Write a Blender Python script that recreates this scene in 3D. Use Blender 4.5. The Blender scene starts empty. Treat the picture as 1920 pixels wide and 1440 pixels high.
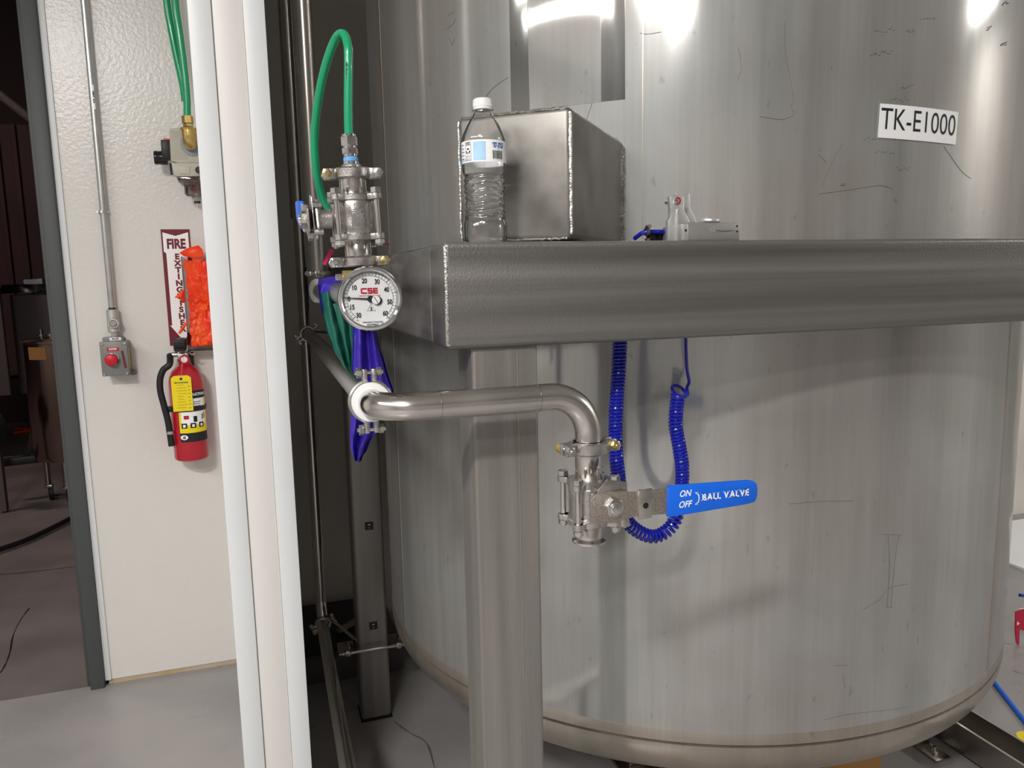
import bpy, bmesh, math, random
from mathutils import Vector, Matrix, Quaternion, noise
import numpy as np
random.seed(7)
PI = math.pi
SC = bpy.context.scene
COL = SC.collection

# ------------------------------------------------------------------ camera
F = 1440.0
EYE = Vector((0, 0, 1.4))
_Z = Vector((-220, 10280, -1440)).normalized()          # world up, in camera axes (right, up, forward)
_Y = Vector((-468, 192, 1440)); _Y = (_Y - _Z * _Y.dot(_Z)).normalized()
_X = _Y.cross(_Z)
if _X.x < 0: _X = -_X
M3 = Matrix((_X, _Y, _Z))                                # camera axes -> world
cam_d = bpy.data.cameras.new('camera'); cam = bpy.data.objects.new('camera', cam_d); COL.objects.link(cam)
cam_d.sensor_width = 36; cam_d.lens = 27; cam_d.clip_start = .02; cam_d.clip_end = 60
r_, u_, f_ = M3.col[0], M3.col[1], M3.col[2]
mw = Matrix((( r_[0], u_[0], -f_[0], 0), (r_[1], u_[1], -f_[1], 0), (r_[2], u_[2], -f_[2], 1.4), (0, 0, 0, 1)))
cam.matrix_world = mw
SC.camera = cam

# ------------------------------------------------------------------ world, lamps, exposure
w = bpy.data.worlds.new('world'); SC.world = w; w.use_nodes = True
w.node_tree.nodes['Background'].inputs[0].default_value = (.5, .5, .52, 1)
w.node_tree.nodes['Background'].inputs[1].default_value = .15
SC.view_settings.view_transform = 'Standard'; SC.view_settings.look = 'None'
SC.view_settings.gamma = 1; SC.view_settings.use_curve_mapping = False
SC.view_settings.exposure = -.22
CEIL = 3.4
LAMPS = [  # x, y, z, length, width, heading, watts
    (-3.22, -.34, 3.30, 2.4, .26, -59, 52),
    (-2.72, -.04, 3.30, 2.4, .26, -59, 42),
    (-1.4, -1.2, 3.30, .6, .24, 0, 165),
    (-1.25, -2.35, 3.30, .50, .24, 0, 60),
    (5.8, -.5, 3.30, 1.0, .30, 90, 110),
    (3.3, 2.5, 3.30, 1.2, .30, 0, 16),  # fill lamp added to brighten the area right of the tank
]
for i, (x, y, z, l, wd, a, p) in enumerate(LAMPS):
    ld = bpy.data.lights.new('ceiling_lamp_light', 'AREA'); ld.shape = 'RECTANGLE'; ld.size = l; ld.size_y = wd
    ld.energy = p; ld.color = (1, .97, .93)
    lo = bpy.data.objects.new('ceiling_lamp_light', ld); COL.objects.link(lo)
    lo.location = (x, y, z - .05); lo.rotation_euler = (0, 0, math.radians(a))
ld = bpy.data.lights.new('workshop_fill_light', 'AREA'); ld.shape = 'RECTANGLE'; ld.size = 1.2; ld.size_y = .2  # unseen warm fill, added to brighten the dark workshop
ld.energy = 65; ld.color = (1, .80, .75)
lo = bpy.data.objects.new('workshop_fill_light', ld); COL.objects.link(lo); lo.location = (-3.2, 4.6, 4.6)

# ------------------------------------------------------------------ placing helpers
def ray(px, py): return M3 @ Vector((px - 960, 720 - py, F))
def atY(px, py, y): d = ray(px, py); return EYE + d * (y / d.y)
def atZ(px, py, z): d = ray(px, py); return EYE + d * ((z - EYE.z) / d.z)
TCX, TCY, TR = 1.1762, 2.0525, .8775
def hit(px, py, R=TR):
    d = ray(px, py); a = d.x**2 + d.y**2; b = -2*(d.x*TCX + d.y*TCY); c = TCX**2 + TCY**2 - R*R
    D = max(0, b*b - 4*a*c); return EYE + d * ((-b - math.sqrt(D)) / (2*a))
def tank_ang(p): return math.atan2(p.y - TCY, p.x - TCX)
def on_tank(ang, z, off=0): return Vector((TCX + (TR+off)*math.cos(ang), TCY + (TR+off)*math.sin(ang), z))

# ------------------------------------------------------------------ materials
def mat(name, col, metal=0., rough=.5, var=0., vscale=8., stretch=(1, 1, 1), rvar=0., bump=0., bscale=40., bstretch=None,
        trans=0., ior=1.45, emit=None, coat=0., alpha=1., col2=None, spec=.5, detail=4.):
    m = bpy.data.materials.new(name); m.use_nodes = True
    nt = m.node_tree; b = nt.nodes['Principled BSDF']
    def S(k, v): b.inputs[k].default_value = v
    c4 = (*col, 1)
    S('Base Color', c4); S('Metallic', metal); S('Roughness', rough); S('IOR', ior); S('Transmission Weight', trans)
    S('Coat Weight', coat); S('Alpha', alpha); S('Specular IOR Level', spec); S('Coat Roughness', .08)
    if emit: S('Emission Color', (*emit[:3], 1)); S('Emission Strength', emit[3])
    if var or rvar or col2:
        tc = nt.nodes.new('ShaderNodeTexCoord'); mp = nt.nodes.new('ShaderNodeMapping'); mp.inputs['Scale'].default_value = stretch
        n = nt.nodes.new('ShaderNodeTexNoise'); n.inputs['Scale'].default_value = vscale; n.inputs['Detail'].default_value = detail
        nt.links.new(tc.outputs['Object'], mp.inputs[0]); nt.links.new(mp.outputs[0], n.inputs['Vector'])
        rp = nt.nodes.new('ShaderNodeMapRange'); rp.inputs[1].default_value = .3; rp.inputs[2].default_value = .7
        nt.links.new(n.outputs['Fac'], rp.inputs[0])
        if var or col2:
            mx = nt.nodes.new('ShaderNodeMix'); mx.data_type = 'RGBA'
            mx.inputs[6].default_value = tuple(c*(1-var) for c in col) + (1,) if not col2 else c4
            mx.inputs[7].default_value = tuple(min(1, c*(1+var)) for c in col) + (1,) if not col2 else (*col2, 1)
            nt.links.new(rp.outputs[0], mx.inputs[0]); nt.links.new(mx.outputs[2], b.inputs['Base Color'])
        if rvar:
            r2 = nt.nodes.new('ShaderNodeMapRange'); r2.inputs[3].default_value = max(.02, rough-rvar); r2.inputs[4].default_value = rough+rvar
            nt.links.new(rp.outputs[0], r2.inputs[0]); nt.links.new(r2.outputs[0], b.inputs['Roughness'])
    if bump:
        tc = nt.nodes.new('ShaderNodeTexCoord'); mp = nt.nodes.new('ShaderNodeMapping'); mp.inputs['Scale'].default_value = bstretch or stretch
        n = nt.nodes.new('ShaderNodeTexNoise'); n.inputs['Scale'].default_value = bscale; n.inputs['Detail'].default_value = 3
        bp = nt.nodes.new('ShaderNodeBump'); bp.inputs['Strength'].default_value = bump; bp.inputs['Distance'].default_value = .002
        nt.links.new(tc.outputs['Object'], mp.inputs[0]); nt.links.new(mp.outputs[0], n.inputs['Vector'])
        nt.links.new(n.outputs['Fac'], bp.inputs['Height']); nt.links.new(bp.outputs[0], b.inputs['Normal'])
    return m

def tank_mat(name, base, gloss_rough, gloss_mix, body_rough=.5, tint=(1, 1, 1)):
    """mill-finish stainless sheet: a soft satin lobe and a sharper one, with vertical streaks and cloudy stains"""
    m = bpy.data.materials.new(name); m.use_nodes = True; nt = m.node_tree; N = nt.nodes; L = nt.links
    a = N['Principled BSDF']; b = N.new('ShaderNodeBsdfPrincipled'); out = N['Material Output']
    tc = N.new('ShaderNodeTexCoord')
    def nz(scale, stretch, det=4, dist=0.):
        mp = N.new('ShaderNodeMapping'); mp.inputs['Scale'].default_value = stretch
        n = N.new('ShaderNodeTexNoise'); n.inputs['Scale'].default_value = scale; n.inputs['Detail'].default_value = det
        n.inputs['Distortion'].default_value = dist
        L.new(tc.outputs['Object'], mp.inputs[0]); L.new(mp.outputs[0], n.inputs['Vector']); return n.outputs['Fac']
    def mr(s, a0, a1, b0, b1):
        r = N.new('ShaderNodeMapRange'); r.inputs[1].default_value = a0; r.inputs[2].default_value = a1
        r.inputs[3].default_value = b0; r.inputs[4].default_value = b1; L.new(s, r.inputs[0]); return r.outputs[0]
    streak = nz(22, (1, 1, .06), 5); cloud = nz(2.6, (1, 1, .8), 5, .6); fine = nz(140, (1, 1, .03), 3); spot = nz(60, (1, 1, .5), 2)
    def mul(x, y):
        k = N.new('ShaderNodeMath'); k.operation = 'MULTIPLY'; L.new(x, k.inputs[0]); L.new(y, k.inputs[1]); return k.outputs[0]
    v = mul(mul(mr(streak, .3, .7, .9, 1.07), mr(cloud, .3, .7, .88, 1.08)), mul(mr(fine, .3, .7, .96, 1.03), mr(spot, .70, .76, 1., .82)))
    h = N.new('ShaderNodeMix'); h.data_type = 'RGBA'
    h.inputs[6].default_value = (base*1.03*tint[0], base*.985*tint[1], base*.94*tint[2], 1); h.inputs[7].default_value = (base*.97*tint[0], base*.985*tint[1], base*.965*tint[2], 1)
    L.new(mr(cloud, .4, .6, 0, 1), h.inputs[0])
    hv = N.new('ShaderNodeVectorMath'); hv.operation = 'SCALE'; L.new(h.outputs[2], hv.inputs[0]); L.new(v, hv.inputs['Scale'])
    L.new(hv.outputs[0], a.inputs['Base Color']); L.new(hv.outputs[0], b.inputs['Base Color'])
    a.inputs['Metallic'].default_value = .45; L.new(mr(streak, .3, .7, body_rough-.05, body_rough+.08), a.inputs['Roughness'])
    b.inputs['Metallic'].default_value = 1; L.new(mr(mul(streak, cloud), .1, .4, gloss_rough*.7, gloss_rough*1.4), b.inputs['Roughness'])
    bp = N.new('ShaderNodeBump'); bp.inputs['Strength'].default_value = .12; bp.inputs['Distance'].default_value = .01
    L.new(nz(5, (1, 1, .35), 2), bp.inputs['Height']); L.new(bp.outputs[0], b.inputs['Normal'])
    mx = N.new('ShaderNodeMixShader'); mx.inputs[0].default_value = gloss_mix
    L.new(a.outputs[0], mx.inputs[1]); L.new(b.outputs[0], mx.inputs[2]); L.new(mx.outputs[0], out.inputs[0])
    return m

def clear_mat(name, tint, mix=.12, rough=.05, blend=.35):
    """thin clear plastic sheet: mostly see-through, a little gloss by angle"""
    m = bpy.data.materials.new(name); m.use_nodes = True; N = m.node_tree.nodes; L = m.node_tree.links
    t = N.new('ShaderNodeBsdfTransparent'); t.inputs[0].default_value = (*tint, 1)
    g = N.new('ShaderNodeBsdfGlossy'); g.inputs['Roughness'].default_value = rough
    lw = N.new('ShaderNodeLayerWeight'); lw.inputs[0].default_value = .35
    a = N.new('ShaderNodeMath'); a.operation = 'ADD'; a.inputs[1].default_value = mix; a.use_clamp = True
    mx = N.new('ShaderNodeMixShader'); L.new(lw.outputs['Fresnel'], a.inputs[0]); lw.inputs[0].default_value = blend; L.new(a.outputs[0], mx.inputs[0])
    L.new(t.outputs[0], mx.inputs[1]); L.new(g.outputs[0], mx.inputs[2]); L.new(mx.outputs[0], N['Material Output'].inputs[0])
    return m
MT = {}
MT['tank'] = tank_mat('tank_stainless', .53, .10, .5)
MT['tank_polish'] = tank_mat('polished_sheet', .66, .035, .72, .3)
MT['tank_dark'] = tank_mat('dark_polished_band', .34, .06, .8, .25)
MT['tank_band'] = tank_mat('ground_weld_band', .42, .18, .5, .4, (1.08, .98, .88))
MT['beam'] = mat('beam_stainless', (.245, .235, .225), .75, .40, var=.28, vscale=9, stretch=(.06, .5, 4), rvar=.1, bump=.25, bscale=260, bstretch=(1, 1, 1), detail=6)
MT['post'] = mat("post_stainless", (.285, .268, .25), .6, .42, var=.16, vscale=9, stretch=(4, 4, .15), rvar=.06, bump=.15, bscale=60, bstretch=(4, 4, .5), detail=6)
MT['bracket'] = mat('welded_box_stainless', (.25, .238, .222), .7, .42, var=.3, vscale=10, rvar=.1, bump=.1, bscale=20, detail=5)
MT['weld'] = mat('weld_bead', (.7, .68, .66), 1, .25, var=.3, vscale=200, bump=.6, bscale=300)
MT['tube'] = mat('polished_tube', (.68, .65, .62), 1, .2, var=.06, vscale=12, rvar=.07)
MT['tube_dark'] = mat('dull_tube', (.45, .42, .39), 1, .26, var=.04, vscale=5)
MT['cast'] = mat('cast_stainless', (.60, .58, .56), 1, .3, var=.12, vscale=60, rvar=.08, bump=.2, bscale=500)
MT['chrome'] = mat('bright_chrome', (.8, .8, .8), 1, .07)
MT['lever'] = mat('speckled_steel_lever', (.46, .41, .36), .9, .36, var=.45, vscale=900, bump=.3, bscale=900)
MT['brass'] = mat('brass', (.72, .52, .2), 1, .25, var=.15, vscale=80)
MT['gold_nut'] = mat('gilt_nut', (.78, .62, .22), 1, .28, var=.2, vscale=200)
MT['white_wall'] = mat('white_wall_paint', (.72, .70, .67), 0, .26, bump=.5, bscale=85, spec=.5, var=.01)
MT['white_trim'] = mat('white_trim_paint', (.80, .82, .84), 0, .38, var=.03, vscale=5, stretch=(1, 1, .4))
MT['white_panel'] = mat('white_panel_paint', (.82, .80, .775), 0, .4)
MT['rear_wall'] = mat('rear_wall_paint', (.80, .76, .70), 0, .5, var=.04, vscale=2)
MT['room'] = mat('far_wall_paint', (.50, .49, .475), 0, .7)
MT['ceil'] = mat('ceiling_paint', (.62, .61, .60), 0, .8)
MT['gray_frame'] = mat('grey_frame_paint', (.068, .073, .075), 0, .5)
MT['sill'] = mat('raw_sill', (.50, .43, .38), 0, .8, col2=(.45, .30, .09), vscale=9, stretch=(1, 1, 1))
MT['floor'] = mat('epoxy_floor', (.27, .262, .262), 0, .3, vscale=2.2, rvar=.12, col2=(.36, .345, .34), bump=.08, bscale=12, detail=5)
MT['floor_dark'] = mat('workshop_concrete', (.16, .14, .136), 0, .4, vscale=2.5, rvar=.1, col2=(.23, .20, .195), bump=.3, bscale=25, detail=8)  # concrete darkened and warmed, the workshop's dim light put into the colour
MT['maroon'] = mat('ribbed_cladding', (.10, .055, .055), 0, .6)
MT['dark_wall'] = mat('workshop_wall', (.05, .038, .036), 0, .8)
MT['vessel_dim'] = mat('dim_stainless_vessel', (.40, .31, .27), 1, .22)  # reddish tone puts the workshop's dim light into the steel
_b = MT['vessel_dim'].node_tree.nodes['Principled BSDF']; _b.inputs['Anisotropic'].default_value = .9; _b.inputs['Anisotropic Rotation'].default_value = .25
MT['black'] = mat('black_rubber', (.012, .012, .013), 0, .45)
MT['black_gloss'] = mat('black_plastic', (.01, .01, .011), 0, .22)
MT['red'] = mat('extinguisher_red', (.46, .008, .022), 0, .22, coat=.5)
MT['red2'] = mat('button_red', (.55, .01, .025), 0, .4)
MT['sign_red'] = mat('sign_maroon', (.16, .004, .018), 0, .5)
MT['yellow'] = mat('tag_yellow', (.87, .70, .01), 0, .5)
MT['white'] = mat('white_plastic', (.86, .86, .86), 0, .4)
MT['paper'] = mat('white_paper', (.93, .94, .95), 0, .6)
MT['ink'] = mat('black_ink', (.01, .011, .015), 0, .6)
MT['ink_red'] = mat('red_ink', (.5, .01, .03), 0, .6)
MT['ink_blue'] = mat('blue_ink', (.03, .12, .45), 0, .6)
MT['sky_blue'] = mat('label_light_blue', (.28, .55, .88), 0, .5, col2=(.55, .78, .95), vscale=30)
MT['dial'] = mat('dial_white', (.80, .81, .82), 0, .5)
MT['blue_grip'] = mat('blue_vinyl_grip', (.005, .135, .78), 0, .42, var=.04, vscale=30)
MT['blue_hose'] = mat('blue_coil_hose', (.008, .014, .36), 0, .18, coat=.4)
MT['green_hose'] = mat('green_hose', (.008, .34, .15), 0, .25, coat=.3)
MT['purple'] = mat('purple_glove', (.04, .018, .36), 0, .5, var=.12, vscale=40, bump=.3, bscale=120)
MT['green_cloth'] = mat('green_glove', (.004, .105, .075), 0, .6, var=.15, vscale=40, bump=.3, bscale=120)
MT['grey_box'] = mat('grey_enamel_box', (.20, .205, .20), .1, .42, bump=.2, bscale=200)
MT['cast_grey'] = mat('grey_cast_conduit', (.48, .48, .46), .5, .45, var=.1, vscale=80, bump=.4, bscale=300)
MT['conduit'] = mat('galvanised_conduit', (.52, .52, .52), .9, .33, var=.1, vscale=20)
MT['alu'] = mat('cast_aluminium', (.60, .60, .60), .65, .4, var=.05, vscale=60, bump=.2, bscale=500)
MT['alu_dark'] = mat('dull_cast_aluminium', (.36, .355, .345), .6, .45, var=.05, vscale=60, bump=.2, bscale=500)
MT['beige'] = mat('beige_plastic', (.53, .51, .43), 0, .45)
MT['grey_plastic'] = mat('grey_plastic', (.27, .31, .38), 0, .35)
MT['smoke'] = clear_mat('smoky_bowl', (.72, .62, .58), .10, .1, .3)
MT['red_part'] = mat('dark_red_plastic', (.22, .02, .01), 0, .5)
MT['orange'] = mat('fluorescent_orange_bag', (1.0, .10, .008), 0, .38, col2=(.95, .03, .002), vscale=22, detail=3)
MT['orange2'] = mat('orange_plastic', (.9, .1, .02), 0, .4)
MT['acrylic'] = clear_mat('clear_acrylic', (.985, .985, .985), .0, .08, .12)
MT['pet'] = clear_mat('clear_bottle_plastic', (.985, .985, .99), .11, .12, .12)
MT['water'] = mat('water', (1, 1, 1), 0, .0, trans=1, ior=1.13)
MT['glass'] = clear_mat('gauge_glass', (.98, .98, .98), .0, .02, .15)
MT['card'] = mat('cardboard', (.38, .19, .06), 0, .8)
MT['card_shaded'] = mat('shaded_cardboard', (.16, .075, .04), 0, .8)  # darker copy of the cardboard, shade of the box side put into the colour
MT['wood'] = mat('offcut_wood', (.42, .30, .17), 0, .8)
MT['pink'] = mat('pink_ribbon', (.62, .03, .14), 0, .5)
MT['blue_tape'] = mat('blue_thread_tape', (.16, .42, .85), 0, .4)
MT['red_tag'] = mat('red_lockout_tag', (.55, .01, .06), 0, .4)
MT['scratch'] = mat('dark_scratch', (.16, .15, .14), .3, .6)
MT['diffuser'] = mat('lamp_diffuser', (.9, .9, .9), 0, .5)
MT['dark_box'] = mat('grey_cabinet', (.12, .10, .10), 0, .6)  # cabinet grey darkened, the workshop's dimness put into the colour

# ------------------------------------------------------------------ mesh builder
class MB:
    def __init__(s, T=None): s.v = []; s.f = []; s.T = T or Matrix.Identity(4)
    def add(s, vs, fs):
        o = len(s.v); s.v += [s.T @ Vector(p) for p in vs]; s.f += [[i+o for i in f] for f in fs]; return s
    def bm(s, b):
        b.verts.index_update(); s.add([v.co.copy() for v in b.verts], [[v.index for v in f.verts] for f in b.faces]); b.free(); return s
    def box(s, c, size, rot=(0, 0, 0), bev=0, seg=2, taper=None):
        b = bmesh.new(); bmesh.ops.create_cube(b, size=1)
        for v in b.verts:
            if taper and v.co.z > 0: v.co.x *= taper[0]; v.co.y *= taper[1]
            v.co = Vector((v.co.x*size[0], v.co.y*size[1], v.co.z*size[2]))
        if bev: bmesh.ops.bevel(b, geom=b.edges[:], offset=bev, segments=seg, profile=.5, affect='EDGES')
        R = Matrix.Translation(Vector(c)) @ __import__('mathutils').Euler(rot).to_matrix().to_4x4()
        bmesh.ops.transform(b, matrix=R, verts=b.verts); return s.bm(b)
    def span(s, p0, p1, bev=0, seg=2):
        p0, p1 = Vector(p0), Vector(p1); d = p1-p0
        return s.box((p0+p1)/2, (abs(d.x), abs(d.y), abs(d.z)), bev=bev, seg=seg)
    def lathe(s, prof, c=(0, 0, 0), axis=(0, 0, 1), seg=32, ang=None, fn=None, roll=0):
        q = Vector((0, 0, 1)).rotation_difference(Vector(axis).normalized()) @ Quaternion((0, 0, 1), roll)
        c = Vector(c); vs = []; fs = []; n = len(prof); full = ang is None
        a0, a1 = ang or (0, 2*PI); m = seg if full else seg+1
        for j in range(m):
            a = a0+(a1-a0)*j/seg
            for i, (r, z) in enumerate(prof):
                rr = r + (fn(a, z) if fn else 0)
                vs.append(c + q @ Vector((rr*math.cos(a), rr*math.sin(a), z)))
        for j in range(seg):
            k = (j+1) % m
            for i in range(n-1): fs.append([j*n+i, k*n+i, k*n+i+1, j*n+i+1])
        return s.add(vs, fs)
    def cyl(s, p0, p1, r, r1=None, seg=24, bev=0):
        p0, p1 = Vector(p0), Vector(p1); h = (p1-p0).length; r1 = r if r1 is None else r1
        if bev: pr = [(0, 0), (r-bev, 0), (r, bev), (r1, h-bev), (r1-bev, h), (0, h)]
        else: pr = [(0, 0), (r, 0), (r1, h), (0, h)]
        return s.lathe(pr, p0, p1-p0, seg)
    def hex(s, p0, p1, r, roll=0):
        p0, p1 = Vector(p0), Vector(p1); h = (p1-p0).length; b = r*.1
        return s.lathe([(0, 0), (r-b, 0), (r, b*.6), (r, h-b*.6), (r-b, h), (0, h)], p0, p1-p0, 6, roll=roll)
    def tube(s, pts, r, seg=12, closed=False, caps=True, r_fn=None):
        pts = [Vector(p) for p in pts]; n = len(pts); vs = []; fs = []
        t = [(pts[min(i+1, n-1)]-pts[max(i-1, 0)]).normalized() for i in range(n)]
        up = Vector((0, 0, 1)) if abs(t[0].z) < .9 else Vector((1, 0, 0)); nx = t[0].cross(up).normalized()
        for i in range(n):
            if i: nx = (t[i-1].rotation_difference(t[i]) @ nx)
            nx = (nx - t[i]*nx.dot(t[i])).normalized(); ny = t[i].cross(nx); rr = r_fn(i/(n-1))*r if r_fn else r
            for j in range(seg):
                a = 2*PI*j/seg; vs.append(pts[i]+nx*math.cos(a)*rr+ny*math.sin(a)*rr)
        for i in range(n-1):
            for j in range(seg): k = (j+1) % seg; fs.append([i*seg+j, i*seg+k, (i+1)*seg+k, (i+1)*seg+j])
        if caps: fs.append(list(range(seg))[::-1]); fs.append([(n-1)*seg+j for j in range(seg)])
        return s.add(vs, fs)
    def prism(s, poly, o, ux, uy, depth, bev=0):
        """polygon in the (ux, uy) plane at o, extruded by the vector depth"""
        o, ux, uy, d = Vector(o), Vector(ux), Vector(uy), Vector(depth); n = len(poly)
        b = bmesh.new(); a_ = [b.verts.new(o+ux*p[0]+uy*p[1]) for p in poly]
        f = b.faces.new(a_); r = bmesh.ops.extrude_face_region(b, geom=[f])
        bmesh.ops.translate(b, vec=d, verts=[g for g in r['geom'] if isinstance(g, bmesh.types.BMVert)])
        bmesh.ops.recalc_face_normals(b, faces=b.faces)
        if bev: bmesh.ops.bevel(b, geom=[e for e in b.edges if len(e.link_faces) == 2 and e.calc_face_angle(0) > .6], offset=bev, segments=2, profile=.5, affect='EDGES')
        return s.bm(b)
    def build(s, name, m, parent=None, smooth=35, label=None, kind=None, sh=True):
        me = bpy.data.meshes.new(name); ob = bpy.data.objects.new(name, me); COL.objects.link(ob)
        vs = s.v
        if parent is not None:
            inv = WM.get(parent.name, Matrix.Identity(4)).inverted(); vs = [inv @ p for p in vs]; ob.parent = parent
            WM[ob.name] = WM.get(parent.name, Matrix.Identity(4))
        me.from_pydata([tuple(p) for p in vs], [], s.f)
        b = bmesh.new(); b.from_mesh(me); bmesh.ops.recalc_face_normals(b, faces=b.faces); b.to_mesh(me); b.free()
        if smooth:
            me.polygons.foreach_set('use_smooth', [True]*len(me.polygons)); me.set_sharp_from_angle(angle=math.radians(smooth))
        me.materials.append(MT[m]); me.update()
        if label: ob['label'] = label
        if kind: ob['kind'] = kind
        return ob
WM = {}
def thing(name, label, cat, loc=(0, 0, 0), group=None, rot=None):
    o = bpy.data.objects.new(name, None); COL.objects.link(o); o.empty_display_size = .05
    o.location = loc; Mx = Matrix.Translation(Vector(loc))
    if rot: o.rotation_euler = rot; Mx = Mx @ __import__('mathutils').Euler(rot).to_matrix().to_4x4()
    o['label'] = label; o['category'] = cat
    if group: o['group'] = group
    WM[o.name] = Mx; return o
def tag(o, label, cat, group=None):
    o['label'] = label; o['category'] = cat
    if group: o['group'] = group
    return o
def smoothpath(pts, n=8, closed=False):
    pts = [Vector(p) for p in pts]; out = []
    for i in range(len(pts)-1):
        p0 = pts[max(i-1, 0)]; p1 = pts[i]; p2 = pts[i+1]; p3 = pts[min(i+2, len(pts)-1)]
        for k in range(n):
            t = k/n
            out.append(.5*((2*p1)+(p2-p0)*t+(2*p0-5*p1+4*p2-p3)*t*t+(3*p1-p0-3*p2+p3)*t**3))
    out.append(pts[-1]); return out
def bend(p0, corner, p1, r, n=10):
    """arc joining two straight runs at a corner"""
    p0, c, p1 = Vector(p0), Vector(corner), Vector(p1); a = (p0-c).normalized(); b = (p1-c).normalized()
    th = a.angle(b); d = r/math.tan(th/2); ce = c+(a+b).normalized()*(r/math.sin(th/2)); s0 = c+a*d-ce; s1 = c+b*d-ce
    ax = s0.cross(s1).normalized(); tot = s0.angle(s1)
    return [ce + Quaternion(ax, tot*k/n) @ s0 for k in range(n+1)]
def text_geo(s, size, align='CENTER', bold=0., shear=0., space=1., sx=1.):
    c = bpy.data.curves.new('t', 'FONT'); c.body = s; c.size = size; c.align_x = align; c.align_y = 'CENTER'
    c.offset = bold; c.shear = shear; c.space_character = space; c.resolution_u = 4
    o = bpy.data.objects.new('t', c); COL.objects.link(o); bpy.context.view_layer.update()
    dg = bpy.context.evaluated_depsgraph_get(); me = o.evaluated_get(dg).to_mesh()
    vs = [(v.co.x*sx, v.co.y) for v in me.vertices]; fs = [list(p.vertices) for p in me.polygons]
    o.evaluated_get(dg).to_mesh_clear(); bpy.data.objects.remove(o); bpy.data.curves.remove(c); return vs, fs
def put_text(mb, s, size, fn, at=(0, 0), **k):
    vs, fs = text_geo(s, size, **k); mb.add([fn(x+at[0], y+at[1]) for x, y in vs], fs)
def quad(mb, fn, x0, y0, x1, y1, n=1):
    vs = []; fs = []
    for i in range(n+1):
        x = x0+(x1-x0)*i/n; vs += [fn(x, y0), fn(x, y1)]
    for i in range(n): fs.append([2*i, 2*i+2, 2*i+3, 2*i+1])
    mb.add(vs, fs)
def plane_fn(o, ux, uy, off=Vector((0, 0, 0))):
    o, ux, uy = Vector(o), Vector(ux).normalized(), Vector(uy).normalized(); n = ux.cross(uy)
    return lambda x, y, d=0: o+ux*x+uy*y+n*d

# ================================================================== SETTING
YW, YR = 2.87, 3.15
def struct(mb, name, m, **k): o = mb.build(name, m, **k); o['kind'] = 'structure'; return o
fl = struct(MB().span((-5, -5.2, -.1), (6.5, 2.877, 0)), 'floor', 'floor')
MB().span((-.6, 2.877, -.1), (6.5, 3.3, 0)).build('floor_strip', 'floor', fl)
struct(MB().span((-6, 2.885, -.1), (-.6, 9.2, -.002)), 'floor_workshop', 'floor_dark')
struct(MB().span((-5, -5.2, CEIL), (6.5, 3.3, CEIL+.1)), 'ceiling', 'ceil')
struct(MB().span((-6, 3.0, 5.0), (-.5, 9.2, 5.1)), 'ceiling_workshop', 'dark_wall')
struct(MB().span((-5.1, -5.3, 0), (-5, 3.0, CEIL)), 'wall_left', 'room')
struct(MB().span((6.5, -5.3, 0), (6.6, 3.4, CEIL)), 'wall_right', 'room')
struct(MB().span((-5.1, -5.4, 0), (6.6, -5.3, CEIL)), 'wall_front', 'room')
struct(MB().span((-.04, YR, 0), (6.6, YR+.1, CEIL)), 'wall_rear', 'rear_wall')
# wall with the extinguisher, door opening to its left
wb = struct(MB().span((-.606, YW, .018), (-.085, YW+.13, 5)), 'wall_back', 'white_wall')
MB().span((-5, YW, 0), (-1.75, YW+.13, 5)).build('wall_panel', 'white_wall', wb)
MB().span((-1.75, YW, 2.5), (-.606, YW+.13, 5)).build('header_panel', 'white_wall', wb)
MB().span((-.606, YW+.004, 0), (-.085, YW+.12, .018)).build('base_sill', 'sill', wb)
struct(MB().span((-.6155, YW-.006, .018), (-.596, YW, 3.3), bev=.001), 'trim_1', 'white_trim')
g = MB().span((-.660, 2.846, 0), (-.616, 3.01, 2.5), bev=.003)
g.span((-.676, 2.88, 0), (-.658, 2.99, 2.5), bev=.002)
g.span((-1.75, 2.846, 2.45), (-.616, 3.01, 2.5), bev=.003)
struct(g, 'door_frame_1', 'gray_frame')
# workshop shell
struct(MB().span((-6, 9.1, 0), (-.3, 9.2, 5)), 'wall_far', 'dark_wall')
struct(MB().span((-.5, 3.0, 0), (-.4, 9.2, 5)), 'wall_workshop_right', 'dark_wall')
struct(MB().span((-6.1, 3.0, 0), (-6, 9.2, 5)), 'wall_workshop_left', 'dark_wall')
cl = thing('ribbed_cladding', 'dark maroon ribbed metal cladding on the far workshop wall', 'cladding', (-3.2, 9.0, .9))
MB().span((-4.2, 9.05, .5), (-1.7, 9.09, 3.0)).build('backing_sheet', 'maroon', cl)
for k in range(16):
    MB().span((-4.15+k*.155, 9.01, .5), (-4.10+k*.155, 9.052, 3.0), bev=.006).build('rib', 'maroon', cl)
# partition end (white pillar)
PY = 1.70
pw = struct(MB().span((-.098, PY+.004, 0), (.034, YR+.05, CEIL)), 'wall_partition', 'white_panel')
struct(MB().span((-.106, PY-.004, 0), (-.0625, PY+.07, CEIL), bev=.0015), 'trim_2', 'white_trim')
struct(MB().span((-.0605, PY-.0015, 0), (-.0035, PY+.01, CEIL), bev=.001), 'trim_3', 'white_panel')
struct(MB().span((-.003, PY-.004, 0), (.0385, PY+.05, CEIL), bev=.0015), 'trim_4', 'white_trim')
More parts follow.
